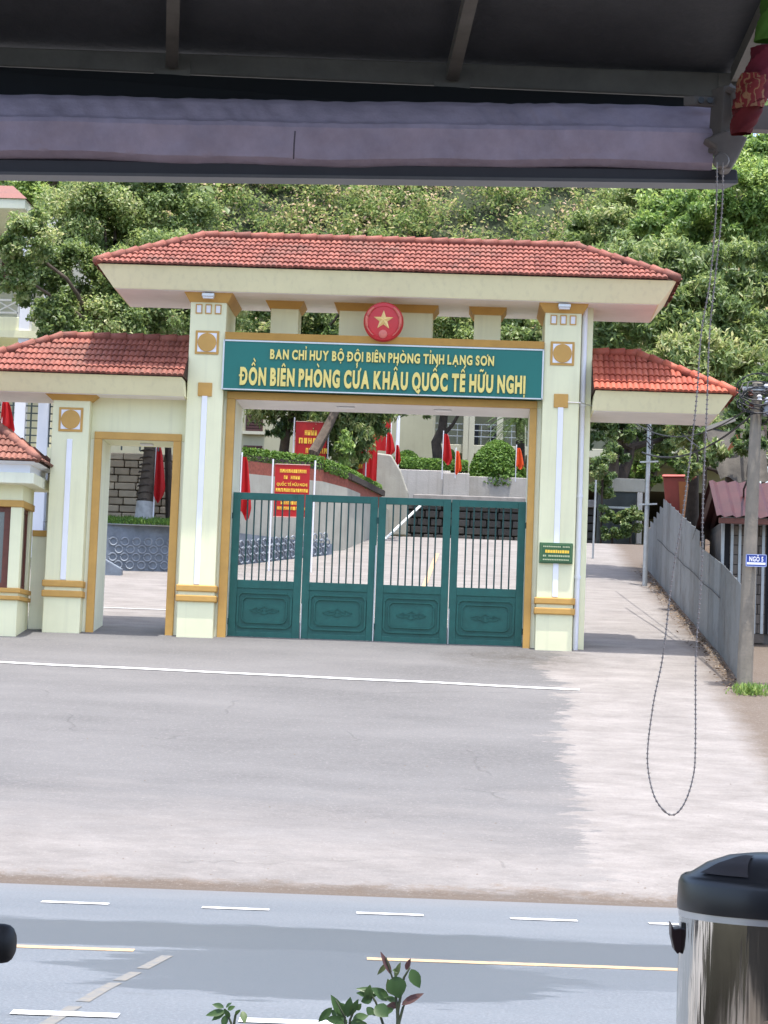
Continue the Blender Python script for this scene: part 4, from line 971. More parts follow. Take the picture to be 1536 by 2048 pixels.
# sloping board wall up behind the shed
OB = thing('old_canopy', (6.6, 52, gz(6, 52)), 'patched old tarpaulin canopy above the maroon shed roof', 'canopy')
a, b, c_, d_ = at(1412, 862, 50.5), at(1530, 850, 50.5), at(1536, 960, 49.4), at(1440, 960, 49.4)
MB().grid(lambda u, v: Vector(a).lerp(b, u).lerp(Vector(d_).lerp(c_, u), v) + Vector((0, .12 * math.sin(u * 7 + v * 4), .06 * math.sin(u * 12))), 18, 10).build('sheet', mat('old_tarp', (.075, .068, .058), .9, .4, 3, bump=.4), OB, smooth=True)
MB().bar(at(1412, 858, 50.6), at(1470, 838, 50.6), .1).build('ridge_board', mat('pale_board', (.3, .28, .24), .8), OB)
MB().bar(at(1438, 935, 49.8), at(1478, 868, 49.8), .09).build('orange_board', mat('orange_board', (.22, .075, .03), .7), OB)
for q in (a, b): MB().tube([(q.x, q.y + .05, gz(q.x, q.y) - .1), (q.x, q.y + .05, q.z)], .05, 6).build('post', bark, OB)
# wall across the end of the alley
AW = thing('alley_end_wall', (4.4, 74, gz(4, 72)), 'pale wall and stump of masonry beyond the end of the alley', 'wall')
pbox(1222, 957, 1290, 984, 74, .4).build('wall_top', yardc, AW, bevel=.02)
pbox(1195, 975, 1272, 1088, 74.05, .35).build('wall_base', mat('dark_grey_wall', (.05, .06, .06), .9, .3, 2, bump=.4), AW)  # dark blue-grey lower wall
pbox(1274, 985, 1284, 1088, 73.6, .3).build('pier', yardw, AW, bevel=.02)
pbox(1200, 1013, 1268, 1017, 73.8, .1).build('rail', galv, AW)

# ---------------------------------------------------------------- vegetation
def leaf_mesh(name, C, D, N, Ls, Ws, tint, m):
    """one folded rhombus per leaf: centres C, axes D, normals N"""
    n = len(C); D = D / np.linalg.norm(D, axis=1, keepdims=True)
    N = N - D * (N * D).sum(1, keepdims=True); N /= np.maximum(np.linalg.norm(N, axis=1, keepdims=True), 1e-6); Sd = np.cross(N, D)
    L = Ls[:, None] / 2; Wd = Ws[:, None] / 2
    V = np.empty((n, 4, 3), np.float32)
    V[:, 0] = C - D * L; V[:, 1] = C + Sd * Wd + N * Wd * .35 - D * L * .1; V[:, 2] = C + D * L - N * L * .18; V[:, 3] = C - Sd * Wd + N * Wd * .35 - D * L * .1
    me = bpy.data.meshes.new(name); me.vertices.add(4 * n); me.vertices.foreach_set('co', V.reshape(-1))
    b4 = (np.arange(n) * 4)[:, None]
    idx = np.concatenate([b4 + 0, b4 + 1, b4 + 2, b4 + 0, b4 + 2, b4 + 3], 1).reshape(-1)
    me.loops.add(6 * n); me.loops.foreach_set('vertex_index', idx.astype(np.int32))
    me.polygons.add(2 * n); me.polygons.foreach_set('loop_start', (np.arange(2 * n) * 3).astype(np.int32))
    me.update(calc_edges=True)
    at_ = me.attributes.new('tint', 'FLOAT', 'FACE'); at_.data.foreach_set('value', np.repeat(tint, 2).astype(np.float32))
    me.materials.append(m); return me
def unit(a): return a / np.maximum(np.linalg.norm(a, axis=-1, keepdims=True), 1e-6)
def crown_pts(lumps, n_leaves, sub=26, sub_r=.30, droop=.0, shell=(.55, 1.05)):
    """leaf positions and normals gathered in tufts over the surface of each lump"""
    vols = np.array([l[1][0] * l[1][2] for l in lumps]); cnt = (n_leaves * vols / vols.sum()).astype(int)
    Cs, Ns, Ts = [], [], []
    for (c, r), k in zip(lumps, cnt):
        c = np.array(c); r = np.array(r); ns = max(6, int(sub))
        d = unit(RNG.normal(size=(ns, 3)) + np.array([0, -.25, .25])); rad = RNG.uniform(shell[0], shell[1], (ns, 1))
        sc = c + d * rad * r; st = np.clip(RNG.uniform(0, 1, ns) + RNG.uniform(-.35, .35), -.1, 1.1)
        w = RNG.integers(0, ns, k); g = RNG.normal(size=(k, 3)); g = unit(g) * (RNG.uniform(0, 1, (k, 1)) ** .45)
        rr = r.mean() * sub_r * (.7 + .6 * st[w])[:, None]
        p = sc[w] + g * rr * np.array([1, 1, .75]); p[:, 2] -= droop * rr[:, 0] * RNG.uniform(0, 1, k)
        Cs.append(p); Ns.append(unit(g * .55 + d[w] * .35 + np.array([0, -.1, .65]) + RNG.normal(size=(k, 3)) * .38)); Ts.append(np.clip(.5 + (st[w] - .5) * .55 + RNG.normal(size=k) * .17, 0, 1))
    return np.concatenate(Cs), np.concatenate(Ns), np.concatenate(Ts)
def leaves_obj(name, lumps, n, L, Wr, m, parent, droop=.15, hang=0., **kw):
    C, N, T = crown_pts(lumps, n, droop=droop, **kw)
    D = RNG.normal(size=C.shape) + np.array([0, 0, -hang]); Ls = L * RNG.uniform(.65, 1.25, len(C))
    og = np.array(WLOC[parent]) if parent else np.zeros(3)
    me = leaf_mesh(name, C - og, D, N, Ls, Ls * Wr, T, m)
    return place(name, me, parent, tuple(og))
lm_dark = leaf_mat('leaf_dark', [(0, (.04, .075, .026)), (.4, (.095, .16, .048)), (.75, (.175, .245, .075)), (1, (.34, .36, .16))], .45, .42)
lm_mid = leaf_mat('leaf_mid', [(0, (.06, .10, .035)), (.4, (.13, .20, .06)), (.75, (.22, .295, .095)), (1, (.40, .41, .20))], .45, .45)
lm_bright = leaf_mat('leaf_bright', [(0, (.07, .13, .035)), (.5, (.15, .26, .06)), (1, (.31, .41, .12))], .45, .45)
lm_hill = leaf_mat('leaf_hill', [(0, (.05, .09, .03)), (.3, (.12, .19, .055)), (.58, (.21, .275, .09)), (.74, (.31, .32, .13)), (.88, (.46, .37, .22)), (1, (.54, .40, .31))], .6, .45, .3)
lm_clip = leaf_mat('leaf_clipped', [(0, (.045, .105, .02)), (.5, (.095, .19, .03)), (1, (.17, .28, .05))], .55, .3, .3)

# the hill
def hill_z(x, y):
    t = min(1, max(0, (y - 97) / 55)); s = t * t * (3 - 2 * t)
    base = gz(0, 97) + 3.0
    side = 1 - .13 * min(1, max(0, (x - 4) / 14))
    return base + s * 32 * side + max(0, y - 152) * .12 + 1.0 * math.sin(x * .21 + y * .11) + .7 * math.sin(x * .47 - y * .23)
MB().grid(lambda u, v: (-110 + 220 * u, 96.5 + 110 * v, hill_z(-110 + 220 * u, 96.5 + 110 * v)), 90, 50).build('hill', mat('hill_soil', (.03, .042, .018), .95, .5, .5, bump=.8, bscale=2), None, kind='structure')
lumps = []
for i in range(1150):
    y = (99 + 16 * i / 200 if i < 200 else (115 + 22 * (i - 200) / 750 if i < 950 else 137 + 35 * (i - 950) / 200)) + random.uniform(-.8, .8); x = random.uniform(-.22, .20) * y
    r = random.uniform(.8, 1.7); lumps.append(((x, y, hill_z(x, y) + r * .45), (r, r, r * random.uniform(.7, 1.1))))
for i in range(130):
    y = random.uniform(119, 137); x = random.uniform(-22, 12); r = random.uniform(1.1, 1.8); lumps.append(((x, y, hill_z(x, y) + r * .5), (r, r, r)))
hs = leaves_obj('hillside_shrubs', lumps, 230000, .26, .55, lm_hill, None, sub=12, sub_r=.45)
tag(hs, 'mixed yellow green shrubs covering the hillside behind the gateway', 'shrubs', kind='stuff')
lumps = []
for i in range(300):
    x = random.choice([-1, 1]) * random.uniform(16, 45); y = random.uniform(80, 140); r = random.uniform(2, 3.6)
    z = hill_z(x, y) if y > 97 else gz(0, y)
    lumps.append(((x, y, z + r * .4), (r, r, r)))
hw = leaves_obj('side_woods', lumps, 26000, .7, .6, lm_mid, None, sub=10, sub_r=.5)
tag(hw, 'dense dark green woods further along both sides of the hill', 'woods', kind='stuff')

def limb(a, b, r0, r1, wob=.12, n=7):
    a, b = Vector(a), Vector(b); L = (b - a).length
    pts = [a.lerp(b, i / n) + Vector((random.uniform(-1, 1), random.uniform(-1, 1), 0)) * (wob * L * .12 * (1 if 0 < i < n else 0)) for i in range(n + 1)]
    return pts, [r0 + (r1 - r0) * (i / n) for i in range(n + 1)]
def tree(label, base, lumps, n, L, Wr, lm, bm=bark, tr=.2, name='broadleaf_tree', droop=.2, hang=0., sub=26, sub_r=.30, trunk=None, group=None):
    t = thing(name, base, label, 'tree', group)
    cs = [Vector(l[0]) for l in lumps]; ctr = sum(cs, Vector()) / len(cs); top = trunk[-1] if trunk else Vector((ctr.x, ctr.y, min(c.z for c in cs)))
    k = MB()
    pts, rr = limb(Vector(base) - Vector((0, 0, .25)), top, tr, tr * .6) if not trunk else (trunk, [tr * (1 - .4 * i / (len(trunk) - 1)) for i in range(len(trunk))])
    k.tube(pts, rr, 10); k.build('trunk', bm, t, smooth=True)
    for c, l in zip(cs, lumps):
        p, r2 = limb(top - Vector((0, 0, .1)), c + Vector((0, 0, l[1][2] * .2)), tr * .5, tr * .12, .45); MB().tube(p, r2, 7).build('limb', bm, t, smooth=True)
    leaves_obj('crown', lumps, n, L, Wr, lm, t, droop=droop, hang=hang, sub=sub, sub_r=sub_r)
    return t
def lump(px, py, Y, rx, rz=None, ry=None):
    c = at(px, py, Y); s = Y / 4500; return (tuple(c), (rx * s, (ry or rx * .8) * s, (rz or rx) * s))
def gb(px, Y, z=None): p = at(px, 900, Y); return (p.x, Y, gz(p.x, min(Y, 97)) if z is None else z)
# big glossy tree left of the main roof
Y = 58
tree('big glossy leaved tree overhanging the balcony building', gb(185, Y, zt0 - .1), [lump(130, 560, Y, 95), lump(190, 440, Y + 1, 110), lump(330, 440, Y + 2, 110, 90), lump(300, 570, Y, 110), lump(200, 660, Y - .5, 110, 70), lump(360, 640, Y, 90, 80), lump(60, 480, Y - 2.5, 62, 62), lump(35, 560, Y - 2.5, 40, 40), lump(105, 640, Y - 1.5, 45, 60), lump(440, 610, Y + 1, 70, 60), lump(250, 360, Y + 2, 110, 70)],
     95000, .125, .55, lm_mid, tr=.17, sub=52, sub_r=.30)
Y = 80
tree('bright green tree top at upper left under the awning', gb(90, Y, tA.z), [lump(110, 370, Y, 75, 70), lump(60, 340, Y + 1, 60, 60), lump(150, 310, Y, 70)], 9000, .2, .5, lm_bright, sub=26)
Y = 84
tree('dark tree at the upper left corner above the balcony roof', gb(-10, Y, tA.z), [lump(10, 350, Y, 70, 60), lump(-50, 390, Y, 70), lump(-60, 300, Y, 80)], 8000, .2, .5, lm_dark, sub=26)
# trees behind the posts
Y = 101
tree('dark leafy tree showing between the posts left of the emblem', gb(640, Y, hill_z(-6, 101)), [lump(560, 640, Y, 90, 60), lump(650, 620, Y, 80, 70), lump(500, 570, Y + 2, 80, 60), lump(720, 580, Y + 2, 90, 60), lump(600, 690, Y, 110, 50), lump(740, 660, Y, 70, 60)], 16000, .25, .5, lm_dark, sub=28)
Y = 103
tree('dark leafy tree showing between the posts right of the emblem', gb(930, Y, hill_z(0, 103)), [lump(900, 640, Y, 70, 60), lump(1000, 650, Y, 80, 60), lump(1070, 650, Y, 60, 55), lump(830, 590, Y + 2, 90, 60), lump(960, 580, Y + 2, 90, 60), lump(980, 700, Y, 110, 50)], 16000, .25, .5, lm_mid, sub=28)
# right-hand trees
Y = 60
tree('large mango like tree above the right side roof', gb(1400, Y + 4), [lump(1260, 660, Y, 90, 70), lump(1330, 560, Y + 1, 110, 90), lump(1420, 640, Y, 110, 90), lump(1250, 540, Y + 2, 80, 70), lump(1480, 560, Y + 1, 100, 90), lump(1390, 720, Y - 1, 100, 70), lump(1500, 720, Y, 90, 90)],
     44000, .23, .32, lm_mid, tr=.24, droop=.5, hang=.7, sub=44, sub_r=.32, bm=bark_d)
Y = 72
tree('pale green tree at the upper right beside the awning end', gb(1490, Y), [lump(1490, 400, Y, 80, 80), lump(1420, 460, Y, 80, 80), lump(1530, 330, Y + 1, 60, 60), lump(1560, 450, Y, 90), lump(1345, 450, Y + 1, 80, 70), lump(1470, 310, Y + 2, 50, 45)], 32000, .2, .42, lm_bright, sub=44, tr=.18)
Y = 76
tree('mid green tree between the main roof end and right trees', gb(1220, Y), [lump(1220, 470, Y, 80, 70), lump(1290, 400, Y + 1, 80, 60), lump(1180, 640, Y, 60, 60), lump(1350, 370, Y + 2, 70, 50)], 26000, .2, .42, lm_mid, sub=42)
Y = 76
tree('dark tree with ivy trunk behind the alley end', gb(1205, Y), [lump(1215, 880, Y, 60, 50), lump(1190, 830, Y, 60, 50), lump(1290, 870, Y + 3, 70, 60), lump(1350, 880, Y + 2, 60, 60), lump(1260, 800, Y + 2, 90, 50)], 12000, .2, .4, lm_dark, sub=24, tr=.3, bm=bark_d)
Y = 82
tree('light green tree in the far alley gap', gb(1250, Y), [lump(1250, 920, Y, 60, 40), lump(1310, 930, Y, 50, 40), lump(1380, 900, Y, 60, 60)], 6000, .2, .45, lm_bright, sub=20)
Y = 54
tree('dark bushy tree behind the utility pole', gb(1480, Y, gz(6, 54) + 1.2), [lump(1470, 850, Y, 70, 60), lump(1530, 800, Y, 70, 70), lump(1400, 840, Y + 2, 60, 50), lump(1540, 900, Y - .5, 60, 60), lump(1425, 905, 49.0, 34, 30), lump(1500, 880, 49.0, 40, 34), lump(1380, 930, 52, 30, 26)], 12000, .2, .32, lm_dark, sub=24, bm=bark_d, droop=.4, hang=.5)
# inner yard trees
Y = 70
tA_ = [at(570, 945, Y), at(568, 900, Y), at(573, 860, Y), at(590, 830, Y), at(612, 800, Y), at(620, 760, Y)]
tree('old tree with twin trunks in front of the slogan board', tuple(at(570, 950, Y)), [lump(640, 790, Y, 90, 60), lump(560, 780, Y, 80, 60), lump(690, 860, Y - .5, 40, 60), lump(660, 880, Y - .6, 24, 45), lump(715, 830, Y, 45, 50), lump(555, 845, Y - .4, 22, 40), lump(770, 790, Y, 60, 45), lump(690, 835, Y - .3, 60, 45), lump(720, 885, Y - .8, 28, 44), lump(650, 845, Y - .5, 40, 32), lump(700, 920, Y - 1, 18, 30), lump(745, 845, Y, 40, 30)],
     22000, .24, .30, lm_dark, tr=.17, trunk=tA_, droop=.8, hang=1.2, sub=22, sub_r=.34, name='yard_tree')
k = MB().tube([at(604, 985, 68), at(618, 945, 68), at(628, 905, 68), at(650, 865, 68.3), at(672, 820, 68.6), at(700, 770, 69)], [.19, .17, .18, .15, .13, .10], 9).build('leaning_trunk', bark, tag(thing('leaning_tree', tuple(at(618, 950, 68)), 'leaning brown tree trunk crossing the tall red slogan board', 'tree')), smooth=True)
leaves_obj('crown', [lump(705, 770, 69, 60, 40), lump(690, 900, 68, 20, 40)], 1500, .22, .3, lm_bright, k.parent, droop=.8, hang=1.2)
Y = 83
trk = [at(884, 945, Y), at(876, 915, Y), at(872, 885, Y), at(884, 860, Y), at(888, 830, Y), at(886, 790, Y)]
bt = tree('bent dark tree behind the terrace hedge', (trk[0].x, Y, ter), [lump(880, 780, Y, 70, 40), lump(845, 825, Y, 26, 18), lump(920, 800, Y, 40, 30)], 2600, .2, .35, lm_dark, tr=.22, trunk=trk, name='yard_tree', bm=bark_d)
MB().tube([at(888, 868, Y), at(905, 850, Y), at(925, 815, Y)], [.09, .07, .05], 7).build('limb', bark_d, bt, smooth=True)
Y = 84
pt = thing('cycad_palm', (at(1040, 945, Y).x, Y, ter), 'dark shaggy palm at the right end of the opening', 'palm')
MB().tube([at(1040, 945, Y), at(1041, 880, Y), at(1040, 835, Y)], [.2, .17, .19], 9).build('trunk', bark_d, pt, smooth=True)
c = at(1040, 838, Y); Cc, Dd, Nn = [], [], []
for i in range(34):
    a = random.uniform(0, 6.28); el = random.uniform(-.5, .9)
    for j in range(26):
        s = .12 + j * .045; q = np.array([c.x + math.cos(a) * s, c.y + math.sin(a) * s, c.z + el * s - .55 * s * s])
        for sg in (-1, 1):
            Cc.append(q + np.array([-math.sin(a), math.cos(a), 0]) * .09 * sg); Dd.append([-math.sin(a) * sg + math.cos(a) * .5, math.cos(a) * sg + math.sin(a) * .5, -.3]); Nn.append([0, 0, 1.])
nn_ = len(Cc); place('fronds', leaf_mesh('fronds', np.array(Cc) - np.array(WLOC[pt]), np.array(Dd), np.array(Nn) + RNG.normal(size=(nn_, 3)) * .2, np.full(nn_, .22), np.full(nn_, .035), RNG.uniform(0, .4, nn_), lm_dark), pt, WLOC[pt])
for px, py, rx, rz, lab in ((1225, 1052, 34, 30, 'dark low shrub at the far end of the alley'), (1262, 1040, 24, 26, 'small dark shrub beside the alley end pier'), (1205, 960, 26, 60, 'tall dark shrub left of the pale wall beyond the alley')):
    q = at(px, py, 73); sh = thing('low_shrub', (q.x, 73, gz(q.x, 73)), lab, 'shrub')
    leaves_obj('foliage', [lump(px, py, 73, rx, rz, 26)], 2600, .14, .45, lm_dark, sh, sub=22); MB().tube([(q.x, 73, gz(q.x, 73) - .1), (q.x, 73, q.z)], .04, 6).build('stem', bark_d, sh)
# clipped bushes and hedges
def clipped(name, label, base, prof, n, L, cat='bush'):
    """dome of tightly clipped leaves: prof(h) gives the radius at height h in 0..1"""
    t = thing(name, base, label, cat); H, Rm = prof
    u = RNG.uniform(0, 1, n) ** .8; a = RNG.uniform(0, 2 * np.pi, n); rad = Rm * np.sqrt(np.clip(1 - u ** 1.9, 0.02, 1)) * RNG.uniform(.86, 1.04, n) * (1 + .05 * np.sin(a * 5 + u * 7))
    C = np.stack([rad * np.cos(a), rad * np.sin(a), u * H], 1); N = unit(np.stack([np.cos(a), np.sin(a), .4 + u], 1) + RNG.normal(size=(n, 3)) * .3)
    place('foliage', leaf_mesh('foliage', C, RNG.normal(size=(n, 3)), N, np.full(n, L), np.full(n, L * .6), np.clip(RNG.normal(.5, .22, n), 0, 1), lm_clip), t, base)
    MB().tube([(base[0], base[1], base[2] - .1), (base[0], base[1], base[2] + H * .7)], .07, 8).build('stem', bark, t)
def cb(px, ytop, Y, wpx, label, n):
    p = at(px, ytop, Y); b = (p.x, Y, ter - .02); clipped('clipped_bush', label, b, (p.z - b[2], wpx / 2 / 4500 * Y), n, .13)
cb(815, 902, 82.6, 80, 'leftmost low clipped dome bush on the terrace', 4500)
cb(898, 899, 83.5, 52, 'narrow clipped bush between bent tree and orange flag', 3500)
cb(996, 882, 83, 116, 'largest clipped conical bush at the right of the terrace', 9000)
def hedge(label, pts, w, h, n, L=.12):
    t = thing('hedge', pts[0], label, 'hedge'); P = np.array(pts); seg = RNG.integers(0, len(P) - 1, n); f = RNG.uniform(0, 1, (n, 1))
    C = P[seg] * (1 - f) + P[seg + 1] * f; a = RNG.uniform(-.2, np.pi + .2, n); q = RNG.uniform(.8, 1.06, n)
    C = C + np.stack([np.zeros(n), -np.cos(a) * w / 2 * q, np.abs(np.sin(a)) ** .6 * h * q], 1); N = unit(np.stack([RNG.normal(size=n) * .3, -np.cos(a), np.sin(a) + .3], 1))
    place('foliage', leaf_mesh('foliage', C - np.array(pts[0]), RNG.normal(size=(n, 3)), N + RNG.normal(size=(n, 3)) * .3, np.full(n, L), np.full(n, L * .55), np.clip(RNG.normal(.5, .25, n), 0, 1), lm_clip), t, pts[0])
    MB().add([], []) if False else None
    k = MB()
    for i in range(len(pts) - 1): k.bar(Vector(pts[i]) + Vector((0, 0, h * .3)), Vector(pts[i + 1]) + Vector((0, 0, h * .3)), w * .5, h * .5)
    k.build('branches', bark_d, t)
hedge('low clipped hedge along the white terrace wall', [tuple(at(795, 938, 81.6)), tuple(at(935, 945, 81.6))], .7, .42, 4200)
hedge('dark hedge growing in the long brick planter', [(pA[0], pA[1] + .3, tA.z + .3), (pB[0], pB[1] + .3, tB.z + .3)], .45, .42, 2600)
hedge('bright hedge sloping down beside the red banner', [(pB[0] + .05, pB[1] + .3, tB.z + .3), (pB2[0], pB2[1] + .3, tB2.z + .26), (pC[0], pC[1] + .2, tC.z + .18)], .5, .36, 3600)
# tree trunk seen through the pedestrian doorway, with ground cover strip
pt = thing('ringed_tree', tuple(at(292, 1036, 60.8)), 'thick scaly tree trunk with whitewashed foot in the pedestrian doorway', 'tree')
MB().tube([at(289, 1040, 60.8), at(293, 985, 60.8), at(301, 930, 60.8), at(305, 870, 60.8), at(309, 760, 61)], [.26, .23, .22, .2, .19], 12).build('trunk', bark, pt, smooth=True)
MB().tube([at(288, 1042, 60.78), at(291, 1003, 60.78)], [.272, .245], 12).build('whitewash', mat('grey_whitewash', (.45, .45, .45), .9, .3, 6), pt, smooth=True)
for i in range(14):
    c = at(290 + i * 1.2, 1000 - i * 14, 60.8); MB().tube([(c.x + .235 * math.cos(a), c.y + .235 * math.sin(a), c.z + .02 * math.sin(a * 3)) for a in [j * .6981 for j in range(10)]], .022, 5, cap=False).build('bark_ring', bark_d, pt)
leaves_obj('crown', [lump(300, 760, 61, 60, 45)], 2500, .22, .3, lm_dark, pt, droop=.5, hang=.8)
MB().tube([at(338, 1036, 61.2), at(336, 880, 61.2), at(334, 780, 61.2)], [.1, .09, .08], 8).build('trunk', bark_d, tag(thing('slender_tree', tuple(at(338, 1036, 61.2)), 'slender dark trunk at the right side of the pedestrian doorway', 'tree')), smooth=True)
bz_ = at(300, 1048, 57.3).z
def bedz(y): return bz_ - .04 + (zt0 + .02 - bz_) * (y - 57.3) / 4.3
n = 2600; C = np.stack([RNG.uniform(-10, -6.4, n), RNG.uniform(57.6, 61.5, n), np.zeros(n)], 1); C[:, 2] = [bedz(v) for v in C[:, 1]]; C = C + np.stack([np.zeros(n), np.zeros(n), RNG.uniform(0, .12, n)], 1)
o = place('ground_cover', leaf_mesh('ground_cover', C, RNG.normal(size=(n, 3)) * .4 + np.array([0, 0, 1]), RNG.normal(size=(n, 3)), np.full(n, .16), np.full(n, .03), RNG.uniform(0, 1, n), lm_clip), None, (0, 0, 0)); tag(o, 'short green ground cover above the ornamental wall', 'grass', kind='stuff')
MB().grid(lambda u, v: (-11 + 4.7 * u, 57.1 + 4.7 * v, bedz(57.1 + 4.7 * v)), 4, 6).build('bed', far_m, None, kind='structure')
# weeds and litter along the fence foot
n = 900; yy = RNG.uniform(40.2, 62, n); C = np.stack([4.9 - np.abs(RNG.normal(size=n)) * .16, yy, np.array([gz(4.9, v) for v in yy]) + .08], 1)
o = place('leaf_litter', leaf_mesh('leaf_litter', C, RNG.normal(size=(n, 3)) * np.array([1, 1, .1]), np.tile([0, 0, 1.], (n, 1)) + RNG.normal(size=(n, 3)) * .3, RNG.uniform(.04, .1, n), RNG.uniform(.02, .05, n), RNG.uniform(0, 1, n), leaf_mat('dry_leaf', [(0, (.09, .06, .035)), (.6, (.22, .15, .09)), (1, (.42, .36, .28))], .9, .1, .2)), None, (0, 0, 0)); tag(o, 'dry leaves and rubble along the foot of the alley fence', 'litter', kind='stuff')
wd = thing('weed_tuft', (5.05, 40.0, gz(5, 40)), 'small green weed tuft at the foot of the utility pole', 'weed')
n = 320; C = np.stack([RNG.normal(0, .16, n), RNG.normal(0, .12, n), RNG.uniform(.02, .22, n)], 1)
place('leaves', leaf_mesh('leaves', C, RNG.normal(size=(n, 3)) * .5 + np.array([0, 0, 1]), RNG.normal(size=(n, 3)), np.full(n, .14), np.full(n, .03), RNG.uniform(.3, 1, n), lm_bright), wd, WLOC[wd])
# pebbles and scraps on the forecourt
n = 90; k = MB()
for i in range(n):
    x = random.uniform(-6, 5); yy = yedge(x) + abs(random.gauss(0, 3.5)) + .1
    if yy > 42: continue
    r = random.uniform(.005, .014); zz = rough_z(x, yy); a = random.uniform(0, 6)
    k.add([(x + r * 1.6 * math.cos(a + j * 2.1), yy + r * math.sin(a + j * 2.1), zz) for j in range(3)] + [(x, yy, zz + r)], [(0, 1, 3), (1, 2, 3), (2, 0, 3)])
k.build('pebbles', mat('pebble', (.22, .18, .15), .9, .4, 8), None, label='scattered pebbles and crumbs on the pale forecourt', category_='x') if False else tag(k.build('pebbles', mat('pebble', (.22, .18, .15), .9, .4, 8)), 'scattered pebbles and crumbs on the pale forecourt', 'pebbles', kind='stuff')

# ---------------------------------------------------------------- shop front the picture is taken from
fl = Z(-1.25)
flm = mat('shop_floor', (.15, .13, .115), .6, .2, 3)
B(-4, 4, -3, 4.9, -.2, fl).build('shop_floor', flm, None, kind='structure')
sheet('shop_pavement', -140, 140, 4.85, 9.6, 20, 2, mat('near_pavement', (.28, .27, .26), .85, .2, 2, bump=.3), lambda x, y: .05, kind='structure')
B(-4, 4, -3.2, -3, fl, fl + 3.4).build('shop_back_wall', mat('shop_wall', (.10, .085, .07), .8, .15, 2), None, kind='structure')
AW = thing('awning_roof', (0, 4.3, at(768, 150, 4.3).z), 'dark awning roof with steel beam and rafters overhead', 'awning')
dk = mat('awning_sheet', (.085, .088, .095), .75, .25, 6, bump=.2, bscale=60)
st = mat('awning_steel', (.125, .115, .095), .55, .3, 9, bump=.1)
Yl, Yr = 4.22, 4.32
def aw(px, py, off=0): return at(px, py, Yl + (Yr - Yl) * px / 1536 + off)
e0, e1 = aw(-260, 84), aw(1475, 146); e0b, e1b = aw(-260, 120), aw(1475, 197)
def face_bar(a0, a1, b1, b0, d):
    k = [Vector(v) for v in (b0, b1, a1, a0)]; back = Vector((-.02, d, .0)); return MB().add([*k, *[q + back for q in k]], [(0, 1, 2, 3), (7, 6, 5, 4), (0, 4, 5, 1), (1, 5, 6, 2), (2, 6, 7, 3), (3, 7, 4, 0)])
face_bar(e0, e1, e1b, e0b, .04).build('front_beam', st, AW, bevel=.003)
dr = Vector((.129, -.99, .30))                      # rafters climb back over the shop
b0, b1 = e0 + Vector((-.3, .06, .0)), e1 + Vector((.06, .06, .0))
MB().add([b0, b1, b1 + dr * 7, b0 + dr * 7, b0 + Vector((0, 0, .03)), b1 + Vector((0, 0, .03)), b1 + dr * 7 + Vector((0, 0, .03)), b0 + dr * 7 + Vector((0, 0, .03))], [(0, 1, 2, 3), (7, 6, 5, 4), (0, 4, 5, 1), (1, 5, 6, 2), (2, 6, 7, 3), (3, 7, 4, 0)]).build('roof_sheet', dk, AW)
for px, py in ((344, 122), (905, 147), (1474, 150), (-230, 100)):
    a = aw(px, py, -.012); rf = MB().bar(a, a + dr * 6.8 + Vector((0, 0, -.02)), .024, .03).build('rafter', mat('rafter_steel', (.19, .178, .155), .5, .3, 12), AW)
    MB().bar(a + Vector((-.035, .008, -.012)), a + Vector((.035, .008, -.012)), .004, .03, (0, 0, 1)).build('weld_plate', st, rf)
c0, c1, c2, c3 = aw(-260, 122, -.006), aw(1445, 198, -.006), aw(1445, 262, -.08), aw(-260, 232, -.08)
MB().add([c0, c1, c2, c3] + [Vector(q) + Vector((0, .012, 0)) for q in (c0, c1, c2, c3)], [(0, 1, 2, 3), (7, 6, 5, 4), (0, 4, 5, 1), (1, 5, 6, 2), (2, 6, 7, 3), (3, 7, 4, 0)]).build('gap_shade_sheet', mat('gap_shade_black', (.012, .013, .015), .8), AW)  # added black sheet; shade of the gap below the beam put in as colour
# rolled fabric
RB = thing('rolled_blind', tuple(at(700, 360, 4.05)), 'rolled purple grey fabric blind with dark bottom bar', 'blind')
fab = mat('purple_fabric', (.45, .38, .475), .85, .22, 14, bump=.35, bscale=25, transl=.12)
A0, A1 = at(-260, 250, 4.05), at(1422, 278, 4.12)
RP = [(.05, .064), (.018, .066), (-.008, .052), (-.030, .030), (-.046, .010), (-.058, .004), (-.062, -.005), (-.052, -.030), (-.042, -.056), (-.020, -.066), (.03, -.06), (.06, 0), (.03, .064)]
def rollfn(u, v):
    c = A0.lerp(A1, v); t = u * (len(RP) - 1); i = min(int(t), len(RP) - 2); q = t - i
    yy = RP[i][0] + (RP[i + 1][0] - RP[i][0]) * q; zz = RP[i][1] + (RP[i + 1][1] - RP[i][1]) * q
    up = 1 if zz > .004 else .25
    w = .0022 * up * math.sin(v * 150 + zz * 95 + 2.2 * math.sin(v * 23)) + .0014 * math.sin(v * 61 - zz * 60) + .0016 * up * math.sin(v * 330 + zz * 120 + 3 * math.sin(v * 40)) * max(0, math.sin(v * 17 + 1))
    return c + Vector((0, yy - w, zz + (.0035 * math.sin(v * 9) + .0015 * math.sin(v * 31)) * (1 if zz < -.04 else .4)))
MB().grid(rollfn, 48, 520).build('fabric_roll', fab, RB, smooth=True)
MB().tube([at(590, 262, 3.998), at(588, 290, 4.002), at(587, 318, 4.018)], .0016, 5).build('seam', mat('seam_thread', (.10, .085, .11), .9), RB)
g0, g1, g2, g3 = at(-260, 312, 4.03), at(1435, 336, 4.1), at(1478, 366, 4.1), at(-260, 344, 4.03)
face_bar(g0, at(1476, 338, 4.1), g2, g3, .045).build('bottom_bar', mat('dark_bar', (.035, .03, .034), .45, .2, 10), RB, bevel=.004)
